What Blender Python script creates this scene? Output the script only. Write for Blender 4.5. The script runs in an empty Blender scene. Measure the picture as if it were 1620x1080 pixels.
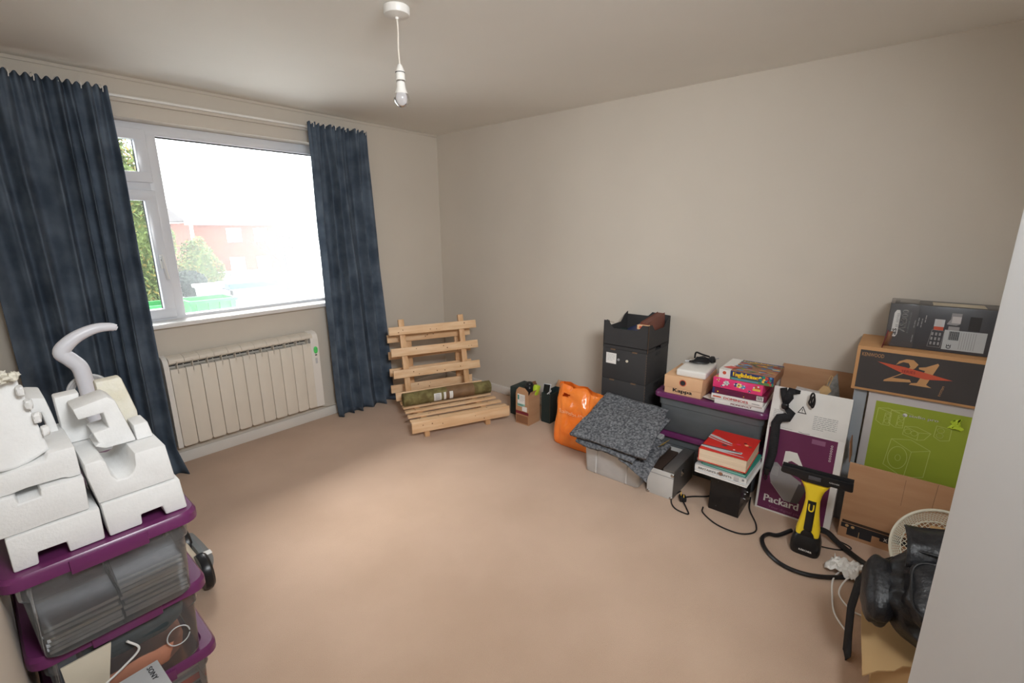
import bpy, bmesh, math, random
from mathutils import Vector, Matrix, Euler, noise
random.seed(7)
PI = math.pi
R = math.radians
scn = bpy.context.scene
COL = scn.collection

# ------------------------------------------------------------------ camera
cam_d = bpy.data.cameras.new('camera')
cam = bpy.data.objects.new('camera', cam_d)
COL.objects.link(cam)
yaw, pitch, roll = R(49.8476), R(-13.6655), R(-0.3836)
fw = Vector((math.sin(yaw)*math.cos(pitch), math.cos(yaw)*math.cos(pitch), math.sin(pitch)))
rt0 = Vector((math.cos(yaw), -math.sin(yaw), 0)); up0 = rt0.cross(fw)
rt = rt0*math.cos(roll) + up0*math.sin(roll); up = -rt0*math.sin(roll) + up0*math.cos(roll)
m = Matrix((rt, up, -fw)).transposed().to_4x4()
m.translation = Vector((-3.1613, -3.5866, 1.5366))
cam.matrix_world = m
cam_d.sensor_width = 36.0
cam_d.lens = 732.64/1620*36
cam_d.clip_start = 0.01
cam_d.clip_end = 200
scn.camera = cam

# ------------------------------------------------------------------ world, lights, exposure
w = bpy.data.worlds.new('overcast_sky'); scn.world = w; w.use_nodes = True
nt = w.node_tree; nt.nodes.clear()
wo = nt.nodes.new('ShaderNodeOutputWorld'); bg = nt.nodes.new('ShaderNodeBackground')
bg.inputs['Color'].default_value = (0.90, 0.965, 1.0, 1)
bg.inputs['Strength'].default_value = 5.4
nt.links.new(bg.outputs[0], wo.inputs[0])
def area(name, loc, target, sx, sy, power, col, portal=False, spread=180):
    L = bpy.data.lights.new(name, 'AREA'); L.shape = 'RECTANGLE'; L.size = sx; L.size_y = sy
    L.energy = power; L.color = col; L.spread = R(spread)
    o = bpy.data.objects.new(name, L); COL.objects.link(o); o.location = loc
    o.rotation_euler = (Vector(target)-Vector(loc)).to_track_quat('-Z', 'Y').to_euler()
    if portal: L.cycles.is_portal = True
    return o
area('window_portal', (-2.0, 0.20, 1.58), (-2.0, -2, 1.58), 1.9, 1.3, 1, (1, 1, 1), True)
area('rear_fill_light', (-2.70, -4.0, 2.15), (-1.35, -1.7, 0.8), 0.8, 0.4, 34, (0.95, 0.98, 1.0), spread=120)  # added soft fill from behind the camera, not a fitting of the hall
sd = bpy.data.lights.new('hazy_sun', 'SUN'); sd.energy = 12.5; sd.angle = R(42); sd.color = (1.0, 0.98, 0.95)
so_ = bpy.data.objects.new('hazy_sun', sd); COL.objects.link(so_); so_.location = (0, 10, 12)
so_.rotation_euler = Vector((-.10, -1.0, -1.3)).to_track_quat('-Z', 'Y').to_euler()
scn.view_settings.view_transform = 'Standard'
scn.view_settings.look = 'None'
scn.view_settings.gamma = 1
scn.view_settings.use_curve_mapping = False
scn.view_settings.exposure = 0.0
scn.cycles.max_bounces = 10
scn.cycles.diffuse_bounces = 6
scn.cycles.transparent_max_bounces = 16
scn.cycles.sample_clamp_indirect = 8

# ------------------------------------------------------------------ materials
def lin(c):
    return tuple((v/12.92 if v <= 0.04045 else ((v+0.055)/1.055)**2.4) for v in [x/255 for x in c])
MATS = {}
def mat(name, rgb, rough=0.6, metal=0.0, var=0.0, scale=8.0, bump=0.0, bscale=None, stretch=None, rgb2=None, sheen=0, spec=0.5, detail=3, lo=0.35, hi=0.65, coat=0):
    if name in MATS: return MATS[name]
    M = bpy.data.materials.new(name); M.use_nodes = True; n = M.node_tree; b = n.nodes['Principled BSDF']
    c = lin(rgb)
    b.inputs['Base Color'].default_value = (*c, 1); b.inputs['Roughness'].default_value = rough
    b.inputs['Metallic'].default_value = metal; b.inputs['Specular IOR Level'].default_value = spec
    if sheen: b.inputs['Sheen Weight'].default_value = sheen
    if coat: b.inputs['Coat Weight'].default_value = coat
    tc = n.nodes.new('ShaderNodeTexCoord'); mp = n.nodes.new('ShaderNodeMapping')
    n.links.new(tc.outputs['Object'], mp.inputs[0])
    if stretch: mp.inputs['Scale'].default_value = stretch
    nz = n.nodes.new('ShaderNodeTexNoise'); nz.inputs['Scale'].default_value = scale; nz.inputs['Detail'].default_value = detail
    n.links.new(mp.outputs[0], nz.inputs[0])
    c2 = lin(rgb2) if rgb2 else tuple(max(0, v*(1-var)) for v in c)
    c1 = c if rgb2 else tuple(min(1, v*(1+var)) for v in c)
    rp = n.nodes.new('ShaderNodeValToRGB'); rp.color_ramp.elements[0].position = lo; rp.color_ramp.elements[1].position = hi
    rp.color_ramp.elements[0].color = (*c2, 1); rp.color_ramp.elements[1].color = (*c1, 1)
    n.links.new(nz.outputs[0], rp.inputs[0]); n.links.new(rp.outputs[0], b.inputs['Base Color'])
    if bump:
        nb = n.nodes.new('ShaderNodeTexNoise'); nb.inputs['Scale'].default_value = bscale or scale*4; nb.inputs['Detail'].default_value = 4
        n.links.new(mp.outputs[0], nb.inputs[0])
        bp = n.nodes.new('ShaderNodeBump'); bp.inputs['Strength'].default_value = bump; bp.inputs['Distance'].default_value = 0.004
        n.links.new(nb.outputs[0], bp.inputs['Height']); n.links.new(bp.outputs[0], b.inputs['Normal'])
    MATS[name] = M
    return M
def plastic_clear(name, rgb, opac, haze=0.5):
    """thin translucent plastic: clear, milky and glossy in one"""
    M = bpy.data.materials.new(name); M.use_nodes = True; n = M.node_tree; n.nodes.clear()
    out = n.nodes.new('ShaderNodeOutputMaterial'); tr = n.nodes.new('ShaderNodeBsdfTransparent')
    df = n.nodes.new('ShaderNodeBsdfDiffuse'); tl = n.nodes.new('ShaderNodeBsdfTranslucent'); gl = n.nodes.new('ShaderNodeBsdfGlossy')
    gl.inputs['Roughness'].default_value = 0.18
    c = (*lin(rgb), 1); df.inputs[0].default_value = c; tl.inputs[0].default_value = c
    a = n.nodes.new('ShaderNodeMixShader'); a.inputs[0].default_value = haze
    n.links.new(df.outputs[0], a.inputs[1]); n.links.new(tl.outputs[0], a.inputs[2])
    nz = n.nodes.new('ShaderNodeTexNoise'); nz.inputs['Scale'].default_value = 5
    mr = n.nodes.new('ShaderNodeMapRange'); mr.inputs['To Min'].default_value = opac*0.85; mr.inputs['To Max'].default_value = min(1, opac*1.15)
    n.links.new(nz.outputs[0], mr.inputs[0])
    b = n.nodes.new('ShaderNodeMixShader'); n.links.new(mr.outputs[0], b.inputs[0])
    n.links.new(tr.outputs[0], b.inputs[1]); n.links.new(a.outputs[0], b.inputs[2])
    fr = n.nodes.new('ShaderNodeFresnel'); fr.inputs[0].default_value = 1.35
    d = n.nodes.new('ShaderNodeMixShader'); n.links.new(fr.outputs[0], d.inputs[0]); n.links.new(b.outputs[0], d.inputs[1]); n.links.new(gl.outputs[0], d.inputs[2])
    n.links.new(d.outputs[0], out.inputs[0]); MATS[name] = M
    return M

mat('wall_paint', (208, 200, 188), 0.85, var=0.02, scale=1.5, bump=0.06, bscale=220)
mat('ceiling_paint', (236, 234, 228), 0.9, var=0.02, scale=1.2, bump=0.05, bscale=150)
mat('white_gloss', (226, 222, 216), 0.35, var=0.01)
mat('upvc', (226, 228, 233), 0.25, var=0.01)
mat('sill_white', (232, 230, 227), 0.3, var=0.01)
mat('carpet', (212, 182, 158), 0.98, scale=2.2, rgb2=(201, 171, 147), bump=0.9, bscale=420, sheen=0.2, detail=6, spec=0.1)
mat('velvet', (98, 110, 124), 0.85, scale=7, rgb2=(72, 83, 97), bump=0.35, bscale=40, spec=0.05)
mat('pine', (240, 206, 166), 0.55, scale=5, rgb2=(226, 184, 140), stretch=(1, 7, 7), bump=0.15, bscale=20)
mat('pine_dark', (230, 190, 146), 0.55, scale=5, rgb2=(208, 162, 116), stretch=(7, 7, 1), bump=0.15, bscale=20)
mat('knot', (140, 88, 50), 0.6)
mat('radiator_cream', (226, 218, 205), 0.35, var=0.015)
mat('radiator_side', (232, 228, 222), 0.35, var=0.01)
mat('radiator_grey', (190, 186, 178), 0.5, var=0.02)
mat('dark_slot', (40, 38, 36), 0.7)
mat('white_plastic', (235, 233, 228), 0.3, var=0.01)
mat('cord_white', (228, 220, 208), 0.4)
mat('chrome', (200, 200, 200), 0.15, metal=1.0)
mat('black_plastic', (26, 27, 30), 0.32, var=0.05)
mat('black_matte', (22, 22, 24), 0.7, var=0.1)
mat('grey_plastic', (118, 122, 124), 0.4, var=0.03)
mat('light_grey', (196, 198, 200), 0.4, var=0.02)
mat('purple', (108, 46, 94), 0.28, var=0.05)
mat('styro', (230, 230, 229), 0.75, var=0.015, scale=40, bump=0.25, bscale=170)
mat('styro_old', (228, 225, 214), 0.85, scale=14, rgb2=(216, 210, 190), bump=0.8, bscale=90)
mat('cardboard', (190, 148, 112), 0.8, scale=3, rgb2=(180, 136, 100), bump=0.08, bscale=60, stretch=(1, 1, 6))
mat('cardboard_tan', (206, 172, 124), 0.8, scale=3, rgb2=(196, 160, 112), bump=0.08, bscale=60)
mat('cardboard_dark', (140, 96, 66), 0.8, scale=3, var=0.1)
mat('card_edge', (112, 88, 68), 0.9)
mat('black_card', (52, 51, 52), 0.75, var=0.06, scale=6)
mat('green_card', (36, 52, 52), 0.7, var=0.08)
mat('paper', (232, 230, 226), 0.7, var=0.02)
mat('ink', (38, 38, 42), 0.7)
mat('ink_grey', (150, 150, 152), 0.7)
mat('page_cream', (238, 218, 190), 0.8, scale=4, rgb2=(222, 200, 172), stretch=(1, 1, 90))
mat('red', (212, 44, 34), 0.3, var=0.03)
mat('dark_red', (120, 32, 46), 0.5, var=0.05)
mat('teal', (36, 140, 122), 0.5, var=0.04)
mat('pale_teal', (150, 206, 194), 0.5)
mat('orange_film', (255, 146, 62), 0.22, scale=6, rgb2=(252, 126, 40), bump=1.0, bscale=26, coat=0.3)
mat('orange_print', (252, 190, 140), 0.35)
mat('felt', (132, 134, 138), 0.98, scale=70, rgb2=(76, 78, 82), bump=0.8, bscale=160, detail=6, lo=0.38, hi=0.66, spec=0.1)
mat('felt_fleck', (205, 208, 212), 0.9)
mat('yellow_cloth', (190, 160, 84), 0.9, var=0.15, scale=60)
mat('olive_roll', (136, 128, 82), 0.85, scale=22, rgb2=(104, 92, 54), bump=0.6, bscale=70)
mat('brown_wrap', (134, 104, 74), 0.6, scale=18, rgb2=(118, 88, 60), bump=0.4, bscale=50)
mat('kappa_card', (224, 180, 140), 0.7, var=0.02)
mat('pink', (236, 70, 132), 0.4, scale=18, rgb2=(228, 52, 116))
mat('maroon', (112, 28, 58), 0.4, scale=9, rgb2=(92, 22, 66))
mat('navy', (44, 60, 110), 0.4); mat('sky_blue', (88, 150, 200), 0.4); mat('yellow', (255, 222, 50), 0.35, var=0.02)
mat('gold', (240, 200, 90), 0.4); mat('game_brown', (160, 112, 84), 0.5, var=0.1); mat('leaf_green', (92, 140, 78), 0.5)
mat('lime', (196, 222, 60), 0.5); mat('lime_box', (152, 168, 52), 0.6, var=0.02); mat('lime_line', (196, 208, 120), 0.6)
mat('purple_box', (112, 46, 88), 0.45, scale=2.5, rgb2=(98, 36, 74)); mat('mauve', (146, 96, 128), 0.45)
mat('box_grey', (150, 148, 150), 0.5, var=0.03); mat('box_lgrey', (196, 192, 192), 0.5); mat('box_dgrey', (82, 80, 84), 0.5)
mat('kenwood_print', (66, 62, 62), 0.55, var=0.03); mat('kraft', (196, 148, 100), 0.7, var=0.03)
mat('rust', (200, 86, 60), 0.6); mat('as_dark', (72, 73, 78), 0.35, var=0.03); mat('silver_label', (186, 190, 192), 0.4)
mat('alu', (206, 206, 204), 0.4, metal=0.1, var=0.04); mat('alu_dark', (112, 110, 108), 0.4, metal=0.4, var=0.05)
mat('mesh_cream', (222, 218, 200), 0.45); mat('leather', (30, 31, 35), 0.42, scale=20, rgb2=(22, 22, 26), bump=0.5, bscale=90)
mat('webbing', (24, 24, 27), 0.8, scale=60, rgb2=(34, 34, 38), stretch=(1, 1, 4))
mat('terracotta', (176, 120, 96), 0.9, var=0.08, scale=12, bump=0.3); mat('dark_cloth', (52, 62, 66), 0.9, var=0.15, scale=9, bump=0.3)
mat('cream_box', (214, 204, 184), 0.6, var=0.03); mat('green_led', (86, 214, 110), 0.35)
mat('brick', (132, 70, 50), 0.9, scale=1.2, rgb2=(112, 58, 42)); mat('fence_pale', (120, 128, 112), 0.8, var=0.05)
mat('roof_tile', (84, 78, 78), 0.9, var=0.1, scale=2); mat('asphalt', (186, 186, 184), 0.9, var=0.08, scale=1)
mat('green_skip', (24, 128, 56), 0.5, var=0.03); mat('blue_roof', (40, 74, 140), 0.5, var=0.03); mat('bark', (78, 70, 62), 0.9)
mat('foliage', (104, 118, 58), 0.8, scale=6, rgb2=(76, 92, 44)); mat('foliage_dark', (36, 50, 38), 0.8, scale=6, rgb2=(28, 40, 32))
mat('autumn', (134, 120, 54), 0.8, scale=6, rgb2=(104, 96, 48))
mat('cool_white', (228, 230, 238), 0.35); mat('slate_board', (150, 156, 162), 0.6); mat('offcut', (150, 148, 144), 0.95, scale=60, rgb2=(120, 118, 114)); mat('book_brown', (112, 64, 52), 0.6, var=0.1)
mat('door_paint', (222, 223, 225), 0.45, var=0.01)
mat('brown_dark', (62, 46, 36), 0.8, var=0.1)
plastic_clear('clear_tub', (226, 230, 232), 0.13, 0.3)
plastic_clear('clear_grey', (156, 162, 166), 0.62, 0.4)
plastic_clear('milky', (248, 248, 248), 0.78, 0.25)
plastic_clear('case_clear', (226, 232, 238), 0.72, 0.3)
plastic_clear('shrink_film', (214, 212, 212), 0.12, 0.3)
def glass_mat(name, haze):
    M = bpy.data.materials.new(name); M.use_nodes = True; n = M.node_tree; n.nodes.clear()
    out = n.nodes.new('ShaderNodeOutputMaterial'); tr = n.nodes.new('ShaderNodeBsdfTransparent'); tl = n.nodes.new('ShaderNodeBsdfTranslucent')
    gl = n.nodes.new('ShaderNodeBsdfGlossy'); gl.inputs['Roughness'].default_value = 0.02
    tl.inputs[0].default_value = (0.93, 0.96, 0.98, 1)
    a = n.nodes.new('ShaderNodeMixShader')
    # condensation between the panes: thicker to the right-hand side and in slow blotches
    tc = n.nodes.new('ShaderNodeTexCoord'); nz = n.nodes.new('ShaderNodeTexNoise'); nz.inputs['Scale'].default_value = 2.2; nz.inputs['Detail'].default_value = 6
    n.links.new(tc.outputs['Object'], nz.inputs[0])
    sp = n.nodes.new('ShaderNodeSeparateXYZ'); n.links.new(tc.outputs['Object'], sp.inputs[0])
    mr = n.nodes.new('ShaderNodeMapRange'); mr.inputs['From Min'].default_value = -0.5; mr.inputs['From Max'].default_value = 0.5
    mr.inputs['To Min'].default_value = haze*0.60; mr.inputs['To Max'].default_value = haze*1.9
    n.links.new(sp.outputs[0], mr.inputs[0])
    mu = n.nodes.new('ShaderNodeMath'); mu.operation = 'MULTIPLY_ADD'; mu.inputs[1].default_value = haze*0.35
    n.links.new(nz.outputs[0], mu.inputs[0]); n.links.new(mr.outputs[0], mu.inputs[2])
    n.links.new(mu.outputs[0], a.inputs[0]); n.links.new(tr.outputs[0], a.inputs[1]); n.links.new(tl.outputs[0], a.inputs[2])
    fr = n.nodes.new('ShaderNodeFresnel'); fr.inputs[0].default_value = 1.3
    d = n.nodes.new('ShaderNodeMixShader'); n.links.new(fr.outputs[0], d.inputs[0]); n.links.new(a.outputs[0], d.inputs[1]); n.links.new(gl.outputs[0], d.inputs[2])
    n.links.new(d.outputs[0], out.inputs[0]); MATS[name] = M
glass_mat('misted_glass', 0.056)
glass_mat('clear_glass', 0.01)

# ------------------------------------------------------------------ mesh toolkit
def T(x=0, y=0, z=0, rz=0, rx=0, ry=0):
    return Matrix.Translation((x, y, z)) @ Euler((R(rx), R(ry), R(rz))).to_matrix().to_4x4()
def FR(ox, oy, oz):   # face looking towards -Y: x to the right, y up
    return Matrix(((1, 0, 0, ox), (0, 0, -1, oy), (0, 1, 0, oz), (0, 0, 0, 1)))
def SR(ox, oy, oz):   # face looking towards +X: x along +Y, y up
    return Matrix(((0, 0, 1, ox), (1, 0, 0, oy), (0, 1, 0, oz), (0, 0, 0, 1)))
def TP(ox, oy, oz): return Matrix.Translation((ox, oy, oz))
TXT = {}
def text_geo(s):
    if s not in TXT:
        c = bpy.data.curves.new('t', 'FONT'); c.body = s; c.size = 1; c.resolution_u = 2
        o = bpy.data.objects.new('t', c); COL.objects.link(o)
        me = bpy.data.meshes.new_from_object(o.evaluated_get(bpy.context.evaluated_depsgraph_get()))
        V = [v.co.copy() for v in me.vertices]; F = [tuple(p.vertices) for p in me.polygons]
        bpy.data.objects.remove(o); bpy.data.curves.remove(c); bpy.data.meshes.remove(me)
        xs = [v.x for v in V]; ys = [v.y for v in V]
        TXT[s] = ([(v.x-min(xs), v.y-min(ys)) for v in V], F, max(xs)-min(xs), max(ys)-min(ys))
    return TXT[s]
class MB:
    def __init__(s): s.V = []; s.F = []; s.M = []; s.mats = []
    def mi(s, m):
        if m not in s.mats: s.mats.append(m)
        return s.mats.index(m)
    def add(s, verts, faces, m, M=None):
        k = len(s.V); i = s.mi(m)
        for v in verts:
            v = Vector(v); s.V.append(M @ v if M is not None else v)
        for f in faces: s.F.append(tuple(k+a for a in f)); s.M.append(i)
        return s
    def box(s, x0, x1, y0, y1, z0, z1, m, bev=0, M=None, seg=2):
        if bev <= 0:
            v = [(x, y, z) for z in (z0, z1) for y in (y0, y1) for x in (x0, x1)]
            f = [(0, 2, 3, 1), (4, 5, 7, 6), (0, 1, 5, 4), (2, 6, 7, 3), (0, 4, 6, 2), (1, 3, 7, 5)]
            return s.add(v, f, m, M)
        b = bmesh.new(); bmesh.ops.create_cube(b, size=1)
        for v in b.verts: v.co = Vector(((x0+x1)/2+v.co.x*(x1-x0), (y0+y1)/2+v.co.y*(y1-y0), (z0+z1)/2+v.co.z*(z1-z0)))
        bmesh.ops.bevel(b, geom=b.edges[:], offset=min(bev, (x1-x0)*.45, (y1-y0)*.45, (z1-z0)*.45), segments=seg, profile=0.5, affect='EDGES')
        return s.bm(b, m, M)
    def bm(s, b, m, M=None):
        b.verts.index_update()
        s.add([v.co.copy() for v in b.verts], [tuple(v.index for v in f.verts) for f in b.faces], m, M); b.free()
        return s
    def prism(s, poly, y0, y1, m, M=None, bev=0, seg=2):   # outline in x,z pushed from y0 to y1
        b = bmesh.new(); a = [b.verts.new((x, y0, z)) for x, z in poly]; c = [b.verts.new((x, y1, z)) for x, z in poly]
        n = len(poly); b.faces.new(a); b.faces.new(c[::-1])
        for i in range(n): b.faces.new((a[i], c[i], c[(i+1) % n], a[(i+1) % n]))
        bmesh.ops.recalc_face_normals(b, faces=b.faces[:])
        if bev: bmesh.ops.bevel(b, geom=b.edges[:], offset=bev, segments=seg, profile=0.5, affect='EDGES', clamp_overlap=True)
        bmesh.ops.triangulate(b, faces=[f for f in b.faces if len(f.verts) > 4])
        return s.bm(b, m, M)
    def tube(s, pts, r, m, n=8, sub=6, M=None, closed=False):
        P = [Vector(p) for p in pts]
        if sub > 1 and len(P) > 2:
            Q = []; L = len(P); rng = range(L if closed else L-1)
            for i in rng:
                p0 = P[(i-1) % L] if (closed or i > 0) else P[0]*2-P[1]
                p1 = P[i]; p2 = P[(i+1) % L]; p3 = P[(i+2) % L] if (closed or i < L-2) else P[-1]*2-P[-2]
                for k in range(sub):
                    t = k/sub; Q.append(0.5*((2*p1)+(p2-p0)*t+(2*p0-5*p1+4*p2-p3)*t*t+(3*p1-p0-3*p2+p3)*t**3))
            if not closed: Q.append(P[-1])
            P = Q
        L = len(P); V = []; F = []; prev = None
        for i, p in enumerate(P):
            a = P[(i-1) % L] if (closed or i) else p; c = P[(i+1) % L] if (closed or i < L-1) else p
            d = (c-a)
            d = d.normalized() if d.length > 1e-9 else Vector((0, 0, 1))
            if prev is None:
                u = d.orthogonal().normalized()
            else:
                u = prev - d*prev.dot(d); u = u.normalized() if u.length > 1e-6 else d.orthogonal().normalized()
            prev = u; v = d.cross(u); t = i/max(1, L-1); rr = r(t) if callable(r) else r
            rx, ry = rr if isinstance(rr, tuple) else (rr, rr)
            for k in range(n):
                an = 2*PI*k/n; V.append(p+u*math.cos(an)*rx+v*math.sin(an)*ry)
        for i in range(L if closed else L-1):
            j = (i+1) % L
            for k in range(n): F.append((i*n+k, i*n+(k+1) % n, j*n+(k+1) % n, j*n+k))
        if not closed: F.append(tuple(range(n))[::-1]); F.append(tuple((L-1)*n+k for k in range(n)))
        return s.add(V, F, m, M)
    def lathe(s, prof, m, M=None, n=28):
        V = []; F = []; L = len(prof)
        for r_, z in prof:
            for k in range(n): V.append((r_*math.cos(2*PI*k/n), r_*math.sin(2*PI*k/n), z))
        for i in range(L-1):
            for k in range(n): F.append((i*n+k, i*n+(k+1) % n, (i+1)*n+(k+1) % n, (i+1)*n+k))
        F.append(tuple(range(n))[::-1]); F.append(tuple((L-1)*n+k for k in range(n)))
        return s.add(V, F, m, M)
    def loft(s, loops, m, M=None, cap0=True, cap1=True):    # loops: lists of equal length
        n = len(loops[0]); V = [p for l in loops for p in l]; F = []
        for i in range(len(loops)-1):
            for k in range(n): F.append((i*n+k, i*n+(k+1) % n, (i+1)*n+(k+1) % n, (i+1)*n+k))
        if cap0: F.append(tuple(range(n))[::-1])
        if cap1: F.append(tuple((len(loops)-1)*n+k for k in range(n)))
        return s.add(V, F, m, M)
    def grid(s, fn, nu, nv, m, M=None, skip=None):
        V = [fn(i/nu, j/nv) for j in range(nv+1) for i in range(nu+1)]; F = []
        for j in range(nv):
            for i in range(nu):
                if skip and skip((i+.5)/nu, (j+.5)/nv): continue
                a = j*(nu+1)+i; F.append((a, a+1, a+nu+2, a+nu+1))
        return s.add(V, F, m, M)
    def ball(s, c, r, m, M=None, e=1.0, nu=28, nv=18, nz=0, seed=0):   # superellipsoid
        def sp(x): return math.copysign(abs(x)**e, x)
        def fn(u, v):
            a = 2*PI*u; b_ = PI*(v-.5)
            p = Vector((sp(math.cos(b_))*sp(math.cos(a)), sp(math.cos(b_))*sp(math.sin(a)), sp(math.sin(b_))))
            k = 1+(nz*noise.noise(p*2.3+Vector((seed, 0, 0))) if nz else 0)
            return (c[0]+p.x*r[0]*k, c[1]+p.y*r[1]*k, c[2]+p.z*r[2]*k)
        return s.grid(fn, nu, nv, m, M)
    # flat print on a face frame M
    def poly(s, pts, m, M, lift=0.0006):
        return s.add([(x, y, lift) for x, y in pts], [tuple(range(len(pts)))], m, M)
    def rect(s, x0, y0, x1, y1, m, M, lift=0.0006): return s.poly([(x0, y0), (x1, y0), (x1, y1), (x0, y1)], m, M, lift)
    def disc(s, x, y, r, m, M, lift=0.0006, ry=None, n=24):
        return s.poly([(x+r*math.cos(2*PI*k/n), y+(ry or r)*math.sin(2*PI*k/n)) for k in range(n)], m, M, lift)
    def line(s, pts, wd, m, M, lift=0.0008, closed=False):
        P = [Vector(p).to_2d() for p in pts]
        if closed: P.append(P[0])
        for a, b in zip(P, P[1:]):
            d = (b-a)
            if d.length < 1e-6: continue
            d.normalize(); q = Vector((-d.y, d.x))*wd/2; a2 = a-d*wd*.3; b2 = b+d*wd*.3
            s.poly([a2-q, b2-q, b2+q, a2+q], m, M, lift)
        return s
    def circ(s, x, y, r, wd, m, M, ry=None, n=28, lift=0.0008):
        return s.line([(x+r*math.cos(2*PI*k/n), y+(ry or r)*math.sin(2*PI*k/n)) for k in range(n)], wd, m, M, lift, True)
    def text(s, t, x, y, wd, h, m, M, rot=0, lift=0.001, shear=0, bold=0):
        V, F, tw, th = text_geo(t); c, q = math.cos(R(rot)), math.sin(R(rot))
        for dx in ((0,) if not bold else (-bold, 0, bold)):
            P = []
            for a, b in V:
                a = a/tw*wd+dx+shear*b/th*h; b = b/th*h
                P.append((x+a*c-b*q, y+a*q+b*c, lift+abs(dx)*.01))
            s.add(P, F, m, M)
        return s
    def lines_of_text(s, x, y, wd, n, dy, m, M, th=0.0022, rot=0):   # body copy too small to read
        rnd = random.Random(int(x*9999)+n); c, q = math.cos(R(rot)), math.sin(R(rot))
        for i in range(n):
            a = 0
            while a < wd*(1 if i < n-1 else .5):
                l = rnd.uniform(.008, .02); l = min(l, wd-a)
                pts = [(a, -i*dy), (a+l, -i*dy), (a+l, -i*dy+th), (a, -i*dy+th)]
                s.poly([(x+u*c-v*q, y+u*q+v*c) for u, v in pts], m, M, .001); a += l+.003
        return s
    def build(s, name, parent=None, loc=None, rz=None, label=None, cat=None, group=None, kind=None, smooth=35, M=None):
        me = bpy.data.meshes.new(name); me.from_pydata([tuple(v) for v in s.V], [], s.F)
        for m_ in s.mats: me.materials.append(MATS[m_])
        me.polygons.foreach_set('material_index', s.M); me.polygons.foreach_set('use_smooth', [True]*len(s.F))
        me.update(); me.set_sharp_from_angle(angle=R(smooth))
        o = bpy.data.objects.new(name, me); COL.objects.link(o)
        if parent: o.parent = parent
        if loc: o.location = loc
        if rz is not None: o.rotation_euler = (0, 0, R(rz))
        if M is not None: o.matrix_local = M
        tag(o, label, cat, group, kind)
        return o
def tag(o, label=None, cat=None, group=None, kind=None):
    if label: o['label'] = label
    if cat: o['category'] = cat
    if group: o['group'] = group
    if kind: o['kind'] = kind
def thing(name, label, cat, loc=(0, 0, 0), rz=0, group=None, kind=None, rot=None):
    o = bpy.data.objects.new(name, None); COL.objects.link(o); o.empty_display_size = .05
    o.location = loc; o.rotation_euler = rot if rot else (0, 0, R(rz)); tag(o, label, cat, group, kind)
    return o
def solid(o, t, off=0):
    md = o.modifiers.new('thickness', 'SOLIDIFY'); md.thickness = t; md.offset = off; return o
def rr(wd, d, r, z, n=5, cx=0, cy=0):       # rounded rectangle loop
    r = min(r, wd*.499, d*.499); L = []
    for q, (sx, sy) in enumerate(((1, 1), (-1, 1), (-1, -1), (1, -1))):
        for k in range(n):
            a = PI/2*q+PI/2*k/(n-1); L.append((cx+sx*(wd/2-r)+r*math.cos(a), cy+sy*(d/2-r)+r*math.sin(a), z))
    return L

# ------------------------------------------------------------------ room shell
S = dict(kind='structure')
XL, YR, H = -3.235, -4.35, 2.40
MB().box(XL-.2, .2, YR-.2, .3, -.12, 0, 'carpet').build('floor', **S)
MB().box(XL-.2, .2, YR-.2, .3, H, H+.12, 'ceiling_paint').build('ceiling', **S)
WX0, WX1, WZ0, WZ1 = -2.93, -1.10, .945, 2.18
b = MB()
b.box(XL-.2, WX0, 0, .3, 0, H, 'wall_paint').box(WX1, .2, 0, .3, 0, H, 'wall_paint')
b.box(WX0, WX1, 0, .3, 0, WZ0, 'wall_paint').box(WX0, WX1, 0, .3, WZ1, H, 'wall_paint')
b.build('wall_window', **S)
MB().box(0, .2, YR-.2, 0, 0, H, 'wall_paint').build('wall_right', **S)
MB().box(XL-.2, XL, YR-.2, 0, 0, H, 'wall_paint').build('wall_left', **S)
MB().box(XL, 0, YR-.2, YR, 0, H, 'wall_paint').build('wall_rear', **S)
def skirting(name, x0, x1, y0, y1):
    MB().box(x0, x1, y0, y1, 0, .078, 'white_gloss', .006).build(name, **S)
skirting('baseboard_window', XL, -.016, -.015, 0)
skirting('baseboard_right', -.015, 0, YR, 0)
skirting('baseboard_left', XL, XL+.015, YR, -.016)
MB().box(XL, 0, -.006, 0, H-.020, H, 'wall_paint', .005).build('trim_1', **S)       # slim bead under the ceiling

# white door leaf standing open at the right, its edge close to the camera
d = thing('door_1', None, None, (-2.27, -3.69, 0), 0, kind='structure')
d.rotation_euler = (0, 0, math.atan2(-.62, -.78))
MB().box(0, .80, 0, .04, .008, 2.02, 'door_paint', .003).build('door_leaf', d)
MB().box(.70, .745, -.004, 0, .93, 1.13, 'chrome', .002).tube([(.722, -.003, 1.05), (.722, -.045, 1.05), (.70, -.05, 1.05), (.61, -.05, 1.05)], .009, 'chrome', sub=3).build('door_handle', d)

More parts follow.
